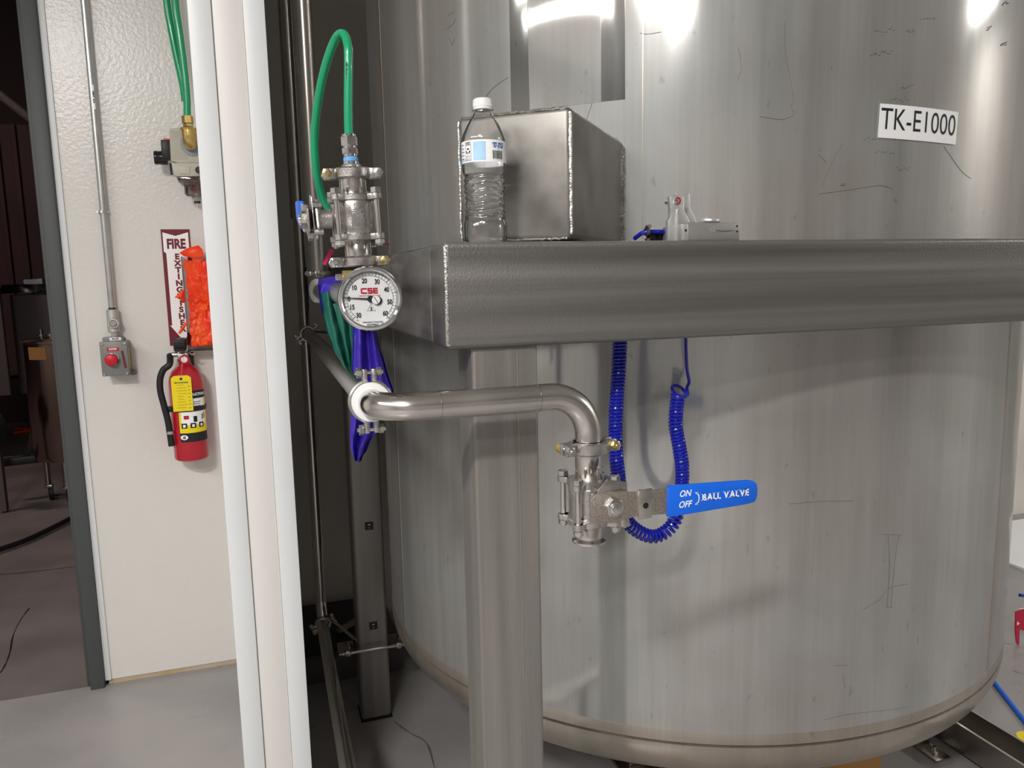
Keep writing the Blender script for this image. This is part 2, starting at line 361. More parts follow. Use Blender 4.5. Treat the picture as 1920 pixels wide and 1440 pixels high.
# ceiling lamps
for i, (x, y, z, l, wd, a, p) in enumerate(LAMPS):
    t = thing('ceiling_lamp', ['long strip lamp on the left, the one farther from the tank', 'long strip lamp on the left, the one nearer the tank', 'white panel lamp nearest to the partition', 'middle panel lamp behind the camera', 'white panel lamp right of the steel tank', 'added fill lamp in the far right corner'][i], 'lamp', (x, y, z-.04), group='ceiling lamps', rot=(0, 0, math.radians(a)))
    T = WM[t.name]
    fr = MB(T); h = .03
    for sx in (-1, 1): fr.box((sx*(l/2+.015), 0, .03), (.03, wd+.06, .06)); fr.box((0, sx*(wd/2+.015), .03), (l, .03, .06))
    fr.build('frame', 'white', t)
    MB(T).box((0, 0, .052), (l+.02, wd+.02, .02)).build('housing', 'white', t)
    MB(T).span((-.02, -.02, .06), (.02, .02, CEIL-z+.04)).build('stem', 'white', t)

# ================================================================== TANK
tk = thing('storage_tank', 'huge cylindrical stainless steel tank standing behind the steel frame', 'tank', (TCX, TCY, 0))
seam = lambda z: [(TR, z+.0025), (TR-.0022, z+.001), (TR-.0022, z-.001), (TR, z-.0025)]
body = [(TR, 2.9), (TR, 2.2), (TR, 1.6), (TR, 1.1), (TR, .8), (TR, .474)]
MB().lathe(body, (TCX, TCY, 0), seg=192).build('shell', 'tank', tk)
kr = .085; zs = .447
low = [(TR, .474), (TR+.0008, .472)] + [(TR+.0008, zs+.0035), (TR-.007, zs+.002), (TR-.007, zs-.001), (TR+.0008, zs-.0025)]
MB().lathe(low, (TCX, TCY, 0), seg=192).build('weld_band', 'tank_band', tk)
head = [(TR+.0008, zs-.0025), (TR+.0008, zs-.012)] + [(TR-kr*(1-math.cos(t)), zs-.012-kr*math.sin(t)) for t in [k*PI/2/10*.93 for k in range(1, 11)]]
r0, z0 = head[-1]; head += [(r0*.75, z0-.035), (r0*.4, z0-.06), (0.001, z0-.07)]
MB().lathe(head, (TCX, TCY, 0), seg=192).build('bottom_head', 'tank_band', tk)
MB().lathe([(TR, 2.9), (TR*.9, 3.0), (TR*.5, 3.1), (.001, 3.12)], (TCX, TCY, 0), seg=96).build('top_head', 'tank', tk)
# vertical weld seams, one painted reflection line, polished bands
def vstrip(px0, px1, y, z0, z1, off, name, m, parent=tk, n=6):
    a0, a1 = tank_ang(hit(px0, y)), tank_ang(hit(px1, y)); mb = MB(); vs = []; fs = []
    for i in range(n+1):
        a = a0+(a1-a0)*i/n
        vs += [on_tank(a, z0, off), on_tank(a, z1, off), on_tank(a, z0, -.001), on_tank(a, z1, -.001)]
    for i in range(n):
        k = i*4; fs += [[k, k+4, k+5, k+1], [k, k+2, k+6, k+4], [k+1, k+5, k+7, k+3]]
    fs += [[0, 1, 3, 2], [4*n, 4*n+2, 4*n+3, 4*n+1]]
    mb.add(vs, fs); return mb.build(name, m, parent)
zb = hit(1060, 192).z
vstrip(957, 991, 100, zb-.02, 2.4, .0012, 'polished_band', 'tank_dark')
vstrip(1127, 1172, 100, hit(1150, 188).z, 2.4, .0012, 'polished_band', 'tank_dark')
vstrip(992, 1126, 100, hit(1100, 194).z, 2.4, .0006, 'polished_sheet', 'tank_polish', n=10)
vstrip(729, 731.5, 500, .48, 2.8, .0006, 'seam_and_reflection', 'tank_band', n=2)
vstrip(1204, 1206, 300, 1.46, 2.8, .0008, 'seam_and_reflection', 'tank_band', n=2)
vstrip(1888, 1891, 700, .48, 1.42, .0006, 'seam_and_reflection', 'tank_band', n=2)  # no weld here: a reflected line on the shell, built as a strip
# dark scribbles and scratches lying on the sheet
sc = MB()
def scr(pts, wd=.0008):
    q = [hit(*p) for p in pts]; q = [on_tank(tank_ang(p), p.z, .0003) for p in smoothpath(q, 4)]
    sc.tube(q, wd*.5, 4)
for pts in [[(1384, 88), (1389, 115), (1390, 131), (1384, 145), (1387, 151)], [(1471, 40), (1473, 100), (1482, 150), (1488, 190), (1482, 198), (1489, 212), (1480, 220), (1460, 224), (1425, 218)],
            [(1280, 30), (1272, 22), (1274, 2)], [(1094, 240), (1108, 200), (1113, 178)], [(905, 190), (925, 165), (953, 145)],
            [(1240, 60), (1215, 64), (1200, 62)], [(1540, 352), (1562, 300), (1580, 270)], [(1535, 364), (1600, 355), (1650, 348), (1673, 354)],
            [(1770, 275), (1800, 318), (1820, 335)], [(1535, 290), (1546, 300), (1550, 305)], [(1480, 945), (1540, 940), (1600, 939)], [(1618, 1143), (1648, 1125), (1670, 1102), (1702, 1095)],
            [(1565, 1248), (1590, 1247)], [(1580, 1265), (1585, 1290)], [(1545, 1350), (1600, 1338), (1700, 1326)], [(840, 30), (852, 22)], [(838, 55), (850, 44), (853, 36)], [(842, 70), (848, 85), (852, 72)],
            [(1665, 1003), (1668, 1060), (1663, 1138)], [(1685, 1003), (1677, 1060), (1671, 1140)], [(1652, 1002), (1690, 1003)], [(1662, 1138), (1672, 1140)]]:
    scr(pts)
for (x, y, w_, n_) in [(1640, 60, 40, 8), (1725, 38, 30, 5), (1630, 104, 45, 14), (1690, 165, 26, 6), (1670, 190, 34, 8), (1620, 262, 40, 6), (1640, 288, 40, 7), (1680, 318, 30, 6), (1700, 60, 16, 5), (1875, 85, 12, 10), (1878, 8, 12, 10), (1850, 55, 8, 6), (1575, 350, 8, 6)]:
    for k in range(n_):
        xx = x+w_*k/n_+random.uniform(-1, 1); yy = y-k*.5+random.uniform(-3, 3)
        scr([(xx, yy), (xx+random.uniform(1.5, 4), yy-random.uniform(-1, 4))], .0011)
sc.build('scratch_marks', 'scratch', tk, kind='stuff')
# tank feet resting on floor plates
for a in (40, 130, 220, 310):
    aa = math.radians(a); p = Vector((TCX+.30*math.cos(aa), TCY+.30*math.sin(aa), 0))
    MB().span((p.x-.04, p.y-.04, .012), (p.x+.04, p.y+.04, .335), bev=.004).span((p.x-.07, p.y-.07, 0), (p.x+.07, p.y+.07, .012), bev=.002).build('leg', 'tube_dark', tk)

# paper sign
c0 = hit(1725, 233); a0 = tank_ang(c0); Lp, Rp = hit(1651.5, 231), hit(1796.5, 236.5)
sw = TR*abs(tank_ang(Rp)-tank_ang(Lp)); sh_ = (hit(1725, 202).z-hit(1725, 265).z)
tilt = math.radians(-2.2)
def sfn(x, y, d=0):
    X = x*math.cos(tilt)-y*math.sin(tilt); Yv = x*math.sin(tilt)+y*math.cos(tilt)
    return on_tank(a0+X/TR, c0.z+Yv, .0022+d)
sg = thing('tank_number_sign', 'white paper sign with black tank number stuck on the tank', 'sign', c0)
m_ = MB(); vs = []; fs = []; n = 12
for i in range(n+1):
    x = -sw/2+sw*i/n; vs += [sfn(x, -sh_/2), sfn(x, sh_/2), sfn(x, -sh_/2, -.0006), sfn(x, sh_/2, -.0006)]
for i in range(n): k = 4*i; fs += [[k, k+4, k+5, k+1], [k+2, k+3, k+7, k+6], [k, k+2, k+6, k+4], [k+1, k+5, k+7, k+3]]
fs += [[0, 1, 3, 2], [4*n, 4*n+2, 4*n+3, 4*n+1]]
m_.add(vs, fs).build('paper', 'paper', sg)
m_ = MB(); put_text(m_, 'TK-E1000', .0545, lambda x, y: sfn(x, y, .0004), at=(-.001, .002), sx=.80); m_.build('lettering', 'ink', sg)

# ================================================================== STEEL FRAME
fr = thing('tank_stand', 'heavy brushed stainless box-section frame around the tank', 'frame', (.24, 1.05, 0))
BT, BB = 1.449, 1.299
MB().span((.24, 1.05, BB), (2.20, 1.148, BT), bev=.0075, seg=4).build('front_beam', 'beam', fr)
MB().span((.2405, 1.150, BB+.001), (.288, 2.90, BT-.001), bev=.006, seg=3).build('side_beam', 'beam', fr)
MB().span((2.065, 1.150, BB+.001), (2.11, 2.90, BT-.001), bev=.006, seg=3).build('side_beam', 'beam', fr)
MB().span((.24, 2.95, BB), (2.11, 3.04, BT), bev=.006, seg=3).build('rear_beam', 'beam', fr)
wl = MB()
wl.tube(smoothpath([(.2425, 1.052, BB+.006), (.2420, 1.0505, 1.35), (.2425, 1.0505, 1.41), (.2425, 1.052, BT-.006)], 12), .0028, 8)
wl.tube(smoothpath([(.244, 1.053, BT-.003), (.243, 1.10, BT-.003), (.244, 1.145, BT-.003)], 6), .0022, 6)
wl.build('weld_bead', 'weld', fr)
MB().span((.2785, 1.060, 0), (.379, 1.147, BB+.03), bev=.006, seg=4).build('post', 'post', fr)
MB().tube([(.347, 1.0598, .02), (.347, 1.0598, BB-.01)], .0008, 6).build('post_seam', 'post', fr)
RP = thing('rear_post', 'dark stainless square post behind the pipes with two black squares', 'post', (.26, 2.37, 0))
MB().span((.215, 2.325, .003), (.310, 2.42, 1.297), bev=.010, seg=3).build('column', 'post', RP)
MB().span((.2125, 2.3225, 0), (.3125, 2.4225, .004)).build('base_seal', 'black', RP)
for px, py in ((692, 986), (700, 1173)):
    c = atY(px, py, 2.3245); st = MB().box(c, (.025, .002, .025)).build('black_patch', 'black_gloss', RP)
    MB().box(c+Vector((0, -.0012, .004)), (.008, .0006, .004)).box(c+Vector((0, -.0012, -.006)), (.004, .0006, .003)).build('patch_print', 'cast_grey', st)
# U-bolt bracket on rear post
zb_ = atY(705, 1218, 2.30).z
ub = thing('pipe_clamp_bracket', 'steel clamp plates with a long rod across the rear post', 'bracket', (.26, 2.31, zb_))
MB().cyl((.165, 2.306, zb_), (.355, 2.306, zb_), .0052, seg=10).build('rod', 'tube', ub)
for x in (.180, .340):
    MB().span((x-.026, 2.318, zb_-.014), (x+.026, 2.40, zb_-.004), bev=.003).build('plate', 'tube_dark', ub)
    MB().hex((x, 2.30, zb_), (x, 2.318, zb_), .011).build('nut', 'tube_dark', ub)
    MB().cyl((x+.01, 2.36, zb_-.004), (x+.01, 2.36, zb_+.010), .008, seg=10).build('bolt', 'tube_dark', ub)

# welded box on tank
C1 = Vector((.4455, 1.085, 0)); tp = Vector((.657, 1.3455, 0)); dr = (tp-C1).normalized(); pr = Vector((-dr.y, dr.x, 0))
BW, BL = .185, (tp-C1).length+.004; z0b, z1b = BT+.004, 1.6465
wbx = thing('welded_steel_box', 'stainless welded box projecting from the tank behind the bottle', 'box', C1+Vector((0, 0, z0b)))
cc = C1+pr*BW/2+dr*(BL/2); ang_ = math.atan2(dr.y, dr.x)
MB().box((cc.x, cc.y, (z0b+z1b)/2), (BL, BW, z1b-z0b), rot=(0, 0, ang_), bev=.010, seg=4).build('body', 'bracket', wbx)
bx = MB(); zz0, zz1 = z0b+.008, z1b-.008; e = .0022
def P3(a, b, z): q = C1+dr*a+pr*b; return Vector((q.x, q.y, z))
def wavy(p, q, n=26, amp=.0008):
    return [p.lerp(q, k/n)+Vector((random.uniform(-amp, amp), random.uniform(-amp, amp), random.uniform(-amp, amp))) for k in range(n+1)]
bx.tube(wavy(P3(e, e, zz0), P3(e, e, zz1)), .0021, 6)
bx.tube(wavy(P3(e, BW-e, zz0), P3(e, BW-e, zz1)), .0016, 6)
bx.tube(wavy(P3(e, .008, z1b-e), P3(e, BW-.008, z1b-e)), .0021, 6)
bx.tube(wavy(P3(e, .008, z0b+e), P3(e, BW-.008, z0b+e)), .0016, 6)
bx.build('weld_bead', 'weld', wbx)
bx = MB(); pts = []
for (b, z) in [(0, z0b), (-.002, (z0b+z1b)/2), (-.001, z1b-.015), (.012, z1b+.001), (BW/2, z1b+.002)]: pts.append((b, z))
q = []
for b, z in [(pts[k][0]+(pts[k+1][0]-pts[k][0])*t/8, pts[k][1]+(pts[k+1][1]-pts[k][1])*t/8) for k in range(4) for t in range(8)]:
    base = C1+pr*b; o_ = base-Vector((TCX, TCY, 0)); bb = o_.dot(dr); c_ = o_.length_squared-(TR+.002)**2; tt = -bb-math.sqrt(bb*bb-c_); w3 = base+dr*tt
    q.append(Vector((w3.x, w3.y, z)) + Vector([random.uniform(-.0008, .0008) for _ in range(3)]))
bx.tube(q, .004, 7).build('tank_weld', 'weld', wbx)

# ================================================================== FITTING BUILDERS
def clamp(T, name, label, grp, ears=0., nuts=('gold_nut', 'chrome'), r=.0255, h=.0125, flip=(1, 1)):
    """two-bolt sanitary clamp round the local z axis; ears along local x, bolts along local y"""
    t = thing(name, label, 'clamp', T.translation, group=grp)
    R = T @ Matrix.Rotation(ears, 4, 'Z')
    ri = r-.006
    MB(R).lathe([(ri, -h/2), (r-.002, -h/2), (r, -h/2+.002), (r, h/2-.002), (r-.002, h/2), (ri, h/2)], seg=40, ang=(.10, PI-.10)).build('half_ring', 'cast', t)
    MB(R).lathe([(ri, -h/2), (r-.002, -h/2), (r, -h/2+.002), (r, h/2-.002), (r-.002, h/2), (ri, h/2)], seg=40, ang=(PI+.10, 2*PI-.10)).build('half_ring', 'cast', t)
    for s_, nm in ((-1, nuts[0]), (1, nuts[1])):
        x = s_*(r+.008)
        MB(R).box((x-s_*.003, .0065, 0), (.019, .007, h), bev=.002).box((x-s_*.003, -.0065, 0), (.019, .007, h), bev=.002).build('lug', 'cast', t)
        fy = flip[0] if s_ < 0 else flip[1]
        bo = MB(R).cyl((x+s_*.0015, -.020, 0), (x+s_*.0015, .019, 0), .0030, seg=12).build('bolt', 'chrome', t)
        MB(R).hex((x+s_*.0015, -.0175*fy, 0), (x+s_*.0015, -.0105*fy, 0), .0072).build('nut', nm, bo)
        MB(R).hex((x+s_*.0015, .0105*fy, 0), (x+s_*.0015, .0165*fy, 0), .0068).build('bolt_head', 'cast', bo)
    return t

def valve(T, label, stem_deg, lever_deg, printed=False, neck=(.0605, .0605), sz=0., so=0.):
    """three-piece ball valve, flow along local z, origin at body centre; stem points along stem_deg round z"""
    t = thing('ball_valve', label, 'valve', T.translation, group='three-piece ball valves')
    hb = .0238   # half height of centre body
    MB(T).lathe([(0, -hb), (.0285, -hb), (.0300, -hb+.003), (.0287, -.012), (.0293, 0), (.0287, .012), (.0300, hb-.003), (.0285, hb), (0, hb)], seg=40).build('body', 'cast', t)
    MB(T).box((0, -.0287, 0), (.018, .004, .036), bev=.001).build('raised_plate', 'cast', t)
    tx = MB(T)
    for k, s_ in enumerate(('1000', 'WOG', 'CF8M')):
        put_text(tx, s_, .0075, lambda x, y, k=k: Vector((-.0055+k*.0055-y, -.0311, x)), bold=.0002)
    tx.build('cast_lettering', 'chrome', t)
    for s_ in (-1, 1):
        zc = s_*(hb+.0045)
        fl = MB(T); fl.cyl((0, 0, zc-.0045), (0, 0, zc+.0045), .0315, seg=36, bev=.001)
        for k in range(4):
            a = math.radians(45+90*k); p = Vector((.040*math.cos(a), .040*math.sin(a), zc)); fl.box((p.x*.72, p.y*.72, zc), (.030, .016, .0088), rot=(0, 0, a), bev=.0015); fl.cyl(p-Vector((0, 0, .0044)), p+Vector((0, 0, .0044)), .0082, seg=16, bev=.001)
        fl.build('end_flange', 'cast', t)
        E_ = s_*neck[0 if s_ < 0 else 1]
        MB(T).lathe([(.0165, zc), (.0192, zc+s_*.004), (.0192, E_-s_*.0065), (.0250, E_-s_*.003), (.0250, E_), (.0165, E_), (.0165, zc)], seg=36).build('ferrule', 'tube', t)
    for k in range(4):
        a = math.radians(45+90*k); x, y = .040*math.cos(a), .040*math.sin(a)
        b = MB(T).cyl((x, y, -hb-.018), (x, y, hb+.014), .0040, seg=12).build('bolt', 'tube', t)
        MB(T).hex((x, y, hb+.009), (x, y, hb+.017), .0078, roll=.3).build('bolt_head', 'cast', b)
        MB(T).hex((x, y, -hb-.016), (x, y, -hb-.009), .0076, roll=.5).build('nut', 'cast', b)
    R = T @ Matrix.Translation((0, 0, sz)) @ Matrix.Rotation(math.radians(stem_deg), 4, 'Z') @ Matrix.Translation((so, 0, 0))     # stem now along local +x, lever plane y-z
    st = MB(R); st.cyl((.022, 0, 0), (.047, 0, 0), .0135, seg=24, bev=.001); st.box((.0435, 0, 0), (.006, .046, .046), rot=(.3, 0, 0), bev=.003)
    for s1 in (-1, 1):
        for s2 in (-1, 1): st.cyl((.037, s1*.019, s2*.019), (.050, s1*.019, s2*.019), .0045, seg=12)
    st.build('mounting_pad', 'cast', t)
    sl = MB(R).prism([(-.012, -.008), (.016, -.020), (.024, -.012), (.024, .030), (-.006, .036), (-.020, .022)], (.0485, 0, 0), (0, 1, 0), (0, 0, 1), (.0022, 0, 0), bev=.0008)
    sl.build('stop_plate', 'cast', t)
    MB(R).hex((.0515, .017, -.024), (.059, .017, -.024), .0072).build('stop_bolt', 'cast', t)
    MB(R).cyl((.045, 0, 0), (.066, 0, 0), .0060, seg=16).build('stem', 'cast', t)
    L = R @ Matrix.Rotation(math.radians(lever_deg), 4, 'X')    # lever along local +y
    MB(L).cyl((.0505, 0, 0), (.0555, 0, 0), .0145, seg=24, bev=.001).build('spring_washer', 'black', t)
    lv = MB(L)
    lv.prism([(-.034, -.018), (-.022, -.022), (.010, -.021), (.032, -.0165), (.086, -.0185), (.14, -.018), (.14, .018), (.086, .0185), (.032, .0175), (.010, .021), (-.022, .022), (-.034, .014)],
             (.0558, 0, 0), (0, 1, 0), (0, 0, 1), (.0028, 0, 0), bev=.0006)
    lv.build('lever', 'lever', t)
    nb = MB(L).cyl((.0575, 0, 0), (.0590, 0, 0), .0150, seg=24).hex((.0586, 0, 0), (.0655, 0, 0), .0130, roll=.25).build('stem_nut', 'cast', t)
    MB(L).lathe([(0, .0655), (.0085, .0655), (.0085, .0668), (.0068, .0672), (.0064, .0690), (0, .0694)], axis=(1, 0, 0), seg=20).build('stem_end', 'chrome', t)
    MB(L).box((.0596, .046, 0), (.0035, .020, .041), bev=.0008).build('lock_slide', 'tube', t)
    MB(L).cyl((.0614, .046, -.002), (.0618, .046, -.002), .0042, seg=14).build('lock_hole', 'black', t)
    gp = []
    for y in np.linspace(0, 1, 13): gp.append(y)
    poly = [(.080, -.0230), (.207, -.0175)] + [(.216+.007*math.sin(a), -.0005-.0160*math.cos(a)) for a in np.linspace(.35, PI-.35, 8)] + [(.207, .0172), (.080, .0215)]
    gr = MB(L).prism(poly, (.0542, 0, 0), (0, 1, 0), (0, 0, 1), (.0072, 0, 0), bev=.0022).build('grip', 'blue_grip', t, label='blue vinyl grip')
    if printed:
        fn = lambda x, y: Vector((.06165, x, y)); pr_ = MB(L)
        letters = []; xx = 0
        for c_ in 'BALL VALVE':
            if c_ == ' ': xx += .0036; continue
            v_, f2_ = text_geo(c_, .0132, align='LEFT', bold=.00045, sx=.90); x0_, x1_ = min(p[0] for p in v_), max(p[0] for p in v_); y0_, y1_ = min(p[1] for p in v_), max(p[1] for p in v_)
            letters.append((c_, v_, f2_, xx, x0_, x1_, y0_, y1_)); xx += x1_-x0_+.0009
        for c_, v_, f2_, ox, x0_, x1_, y0_, y1_ in letters:
            X0 = .1705-xx/2+ox; pr_.add([fn(X0+a-x0_, b) for a, b in v_], f2_); W_ = x1_-x0_; t_ = .0010
            feet = {'B': [(0, 0), (0, 1)], 'E': [(0, 0), (0, 1)], 'L': [(0, 0), (.16, 1)], 'A': [(.08, 0), (.92, 0)], 'V': [(.08, 1), (.92, 1)]}[c_]
            for u_, top_s in feet:
                xc_ = X0+u_*W_+(.0008 if u_ == 0 else 0); h_ = .0020
                ya = y1_-t_ if top_s else y0_; pr_.add([fn(xc_-h_, ya), fn(xc_+h_, ya), fn(xc_+h_, ya+t_), fn(xc_-h_, ya+t_)], [[0, 1, 2, 3]])
        put_text(pr_, 'ON', .0125, fn, at=(.1055, .0085), bold=.00025, shear=.25, sx=.9); put_text(pr_, 'OFF', .0125, fn, at=(.1055, -.0068), bold=.00025, shear=.25, sx=.9)
        # serif feet on the capitals
        arc = [(.1215+.0060*math.cos(a), .0088*math.sin(a)) for a in np.linspace(-1.15, 1.15, 14)]
        vs = []; fs = []
        for i, (x, y) in enumerate(arc):
            wd_ = .00075; dx, dy = (x-.1215)/.006, y/.0088; vs += [fn(x-dx*wd_, y-dy*wd_), fn(x+dx*wd_, y+dy*wd_)]
            if i: fs.append([2*i-2, 2*i-1, 2*i+1, 2*i])
        pr_.add(vs, fs)
        for s_ in (-1, 1):
            x, y = .1215+.0060*math.cos(1.15), s_*.0088*math.sin(1.15); pr_.add([fn(x+.001, y-s_*.0030), fn(x+.0022, y+s_*.0009), fn(x-.0030, y+s_*.0006)], [[0, 1, 2]])
        pr_.build('grip_lettering', 'paper', gr)
    return t

# ================================================================== LOWER PIPE RUN
PX, PZ, PYf = .132, 1.2335, .985
VX = .4262
pr1 = thing('pipe_run', 'shiny stainless pipe crossing the front post and bending down to the valve', 'pipe', (PX, PYf, PZ))
pts = [(PX, 1.052, PZ)] + bend((PX, 1.1, PZ), (PX, PYf, PZ), (.4, PYf, PZ-.001), .050, 14) + [(.24, PYf, PZ), (.32, PYf, PZ)] + bend((.3, PYf, PZ), (VX, PYf, PZ), (VX, PYf, 1.0), .057, 14) + [(VX, PYf, 1.160)]
MB().tube(pts, .019, 32).build('tube', 'tube', pr1)
for x in (.212, .350): MB().cyl((x, PYf, PZ), (x+.0012, PYf, PZ), .0193, seg=32).build('weld_ring', 'tube_dark', pr1)
MB().lathe([(.0155, 0), (.0215, 0), (.0215, .003), (.017, .0065)], (VX, PYf, 1.158), seg=32).build('ferrule', 'tube', pr1)
pr2 = thing('pipe_run', 'horizontal stainless pipe running back from the white gasket to the wall', 'pipe', (PX, 1.8, PZ))
MB().tube([(PX, 1.066, PZ), (PX, 2.575, PZ-.004)], .0188, 28).build('tube', 'tube_dark', pr2)
MB().lathe([(.019, 0), (.0225, .001), (.0225, .004), (.019, .007)], (PX, 1.064, PZ), (0, 1, 0), seg=32).build('ferrule', 'tube_dark', pr2)
gk = tag(MB().lathe([(.0190, -.0065), (.0262, -.0065), (.0272, -.004), (.0272, .002), (.0185, .002)], (PX, 1.0500, PZ), (0, 1, 0), seg=40).build('gasket_collar', 'white'), 'white plastic collar behind the pipe elbow', 'gasket')
Tc = Matrix.Translation((PX, 1.060, PZ)) @ Matrix(((0, 1, 0, 0), (0, 0, 1, 0), (1, 0, 0, 0), (0, 0, 0, 1)))
clamp(Tc, 'pipe_clamp', 'bolted steel clamp with upright lugs round the white collar', 'sanitary pipe clamps', 0, ('chrome', 'chrome'), r=.0305, h=.011)
# lower valve
VT = Matrix.Translation((VX, PYf, 1.0795))
clamp(Matrix.Translation((VX, PYf, 1.1465+.0115)), 'pipe_clamp', 'steel clamp with gold nuts on top of the lower valve', 'sanitary pipe clamps', math.radians(10), ('gold_nut', 'gold_nut'), r=.0280, h=.0175, flip=(-1, 1))
valve(VT, 'ball valve with long blue printed lever hanging below the pipe bend', -90, -.4, True, neck=(.0605, .0745), sz=.0135, so=.024)

# ================================================================== UPPER VALVE AND GAUGE
UX, UY = .1345, 1.165
lean = Matrix.Rotation(math.radians(-2.0), 4, 'Y')
zv = atY(668, 409, UY).z
base_ = Vector((.1400, UY, 1.376))
UT = Matrix.Translation(base_) @ lean
dz = zv-1.376
hp = thing('pipe_run', 'short horizontal tube and tee behind the pressure gauge', 'pipe', (.13, 1.4, 1.376))
MB().tube([(.131, 1.055, 1.3765), (.130, 1.875, 1.3755)], .0188, 28).build('tube', 'tube_dark', hp)
MB(UT).lathe([(.0172, 0), (.0172, .0285), (.0215, .032), (.0215, .035), (.0, .035)], seg=28).build('branch', 'tube', hp)
clamp(UT @ Matrix.Translation((0, 0, dz-.0630)), 'pipe_clamp', 'steel clamp with one gold nut directly above the gauge', 'sanitary pipe clamps', math.radians(2), ('chrome', 'gold_nut'), r=.0270, h=.0145)
valve(UT @ Matrix.Translation((0, 0, dz)), 'ball valve standing above the pressure gauge with blue grip pointing away', 180, 172, neck=(.0615, .0615), so=.012)
clamp(UT @ Matrix.Translation((0, 0, dz+.0630)), 'pipe_clamp', 'steel clamp with gold nut under the hose fitting', 'sanitary pipe clamps', math.radians(-2), ('gold_nut', 'cast'), r=.0270, h=.0155)
hf = thing('hose_fitting', 'hex hose fitting with blue thread tape on the upper valve', 'fitting', (UT @ Matrix.Translation((0, 0, dz+.072))).translation)
z_ = dz+.0690
MB(UT).cyl((0, 0, z_), (0, 0, z_+.007), .0140, seg=24, bev=.001).build('cap', 'cast', hf)
MB(UT).cyl((0, 0, z_+.007), (0, 0, z_+.011), .0110, seg=20).build('thread', 'chrome', hf)
MB(UT).cyl((0, 0, z_+.010), (0, 0, z_+.0185), .0106, seg=24, bev=.002).build('tape_wrap', 'blue_tape', hf)
MB(UT).cyl((0, 0, z_+.0185), (0, 0, z_+.0225), .0098, seg=20).build('thread', 'chrome', hf)
MB(UT).hex((0, 0, z_+.0215), (0, 0, z_+.0305), .0118, roll=.2).build('lower_hex', 'cast', hf)
MB(UT).cyl((0, 0, z_+.0300), (0, 0, z_+.0335), .0095, seg=20).build('neck', 'chrome', hf)
MB(UT).hex((0, 0, z_+.0330), (0, 0, z_+.0465), .0122, roll=.2).build('upper_hex', 'cast', hf)
MB(UT).lathe([(.0070, z_+.0465), (.0100, z_+.0465), (.0100, z_+.0495), (.0070, z_+.0495)], seg=20).build('collar', 'chrome', hf)
ht = (UT @ Matrix.Translation((0, 0, z_+.045))).translation
hose = smoothpath([ht, atY(653, 200, 1.165), atY(653.5, 120, 1.166), atY(652, 85, 1.17), atY(644, 64, 1.185), atY(630, 72, 1.205), atY(612, 118, 1.23), atY(598, 180, 1.26), atY(590, 250, 1.29), atY(592, 310, 1.31), atY(601, 360, 1.33), atY(614, 388, 1.34), atY(640, 420, 1.35), atY(668, 470, 1.36)], 10)
gh = tag(MB().tube(hose, .0063, 16).build('green_hose', 'green_hose'), 'glossy green air hose looping over above the upper valve', 'hose')
tx = MB(); tan0 = atY(653, 160, 1.16)
put_text(tx, 'AIR HOSE 250 PSI', .0042, lambda x, y: Vector((atY(651, 138, 1.1585).x+y, 1.1597, atY(651, 138, 1.1585).z-x)), bold=.00012); tx.build('hose_print', 'ink', gh)
# gauge
GC = Vector((.1300, .998, 1.3755))
ga = thing('pressure_gauge', 'round chrome pressure gauge with white dial in front of the steel frame', 'gauge', GC)
q_ = (EYE-GC); q_ = Vector((q_.x*.25, q_.y, 0)).normalized()
GR = Matrix.Translation(GC) @ Vector((0, 0, 1)).rotation_difference(q_).to_matrix().to_4x4()
gx = Vector((-q_.y, q_.x, 0)).normalized(); gx = gx if gx.x > 0 else -gx
def gp_(x, y, d=0): return GC + gx*x + Vector((0, 0, 1))*y + q_*d
Tg = Matrix(((gx.x, 0, q_.x, GC.x), (gx.y, 0, q_.y, GC.y), (0, 1, 0, GC.z), (0, 0, 0, 1)))
MB(Tg).lathe([(0, -.040), (.030, -.040), (.033, -.037), (.034, -.004), (.0, -.004)], seg=48).build('case', 'tube', ga)
MB(Tg).lathe([(.0345, -.007), (.0395, -.006), (.0414, -.001), (.0412, .004), (.0395, .0072), (.0372, .0078), (.0352, .0062), (.0345, .001)], seg=64).build('bezel', 'chrome', ga)
MB(Tg).lathe([(0, -.003), (.0348, -.003), (.0348, .0005), (0, .0005)], seg=48).build('dial', 'dial', ga)
MB(Tg).lathe([(0, .0055), (.0355, .0055), (.0355, .006), (0, .006)], seg=48).build('glass', 'glass', ga)
k_ = 6.75e-5; gpx = lambda zx, zy: ((zx-757)*k_, (695-zy)*k_)
dm = MB(); dfn = lambda x, y: gp_(x, y, .0011)
def darc(r, w2, a0, a1, n=70):
    vs = []; fs = []
    for i in range(n+1):
        a = a0+(a1-a0)*i/n; vs += [dfn((r-w2)*math.cos(a), (r-w2)*math.sin(a)), dfn((r+w2)*math.cos(a), (r+w2)*math.sin(a))]
        if i: fs.append([2*i-2, 2*i-1, 2*i+1, 2*i])
    dm.add(vs, fs)
A0, A1 = math.radians(228), math.radians(-48)
darc(.0293, .00022, A0, A1); darc(.0335, .00022, A0, A1)
maj = {0: .2, 4: .2}
nt_ = 36
for i in range(nt_+1):
    a = A0+(A1-A0)*i/nt_; big = i % 4 == 0; r0_, r1_ = .0293, (.0345 if big else .0335); wd_ = .00026 if big else .00014
    c_, s_ = math.cos(a), math.sin(a); dm.add([dfn(r0_*c_-wd_*s_, r0_*s_+wd_*c_), dfn(r0_*c_+wd_*s_, r0_*s_-wd_*c_), dfn(r1_*c_+wd_*s_, r1_*s_-wd_*c_), dfn(r1_*c_-wd_*s_, r1_*s_+wd_*c_)], [[0, 1, 2, 3]])
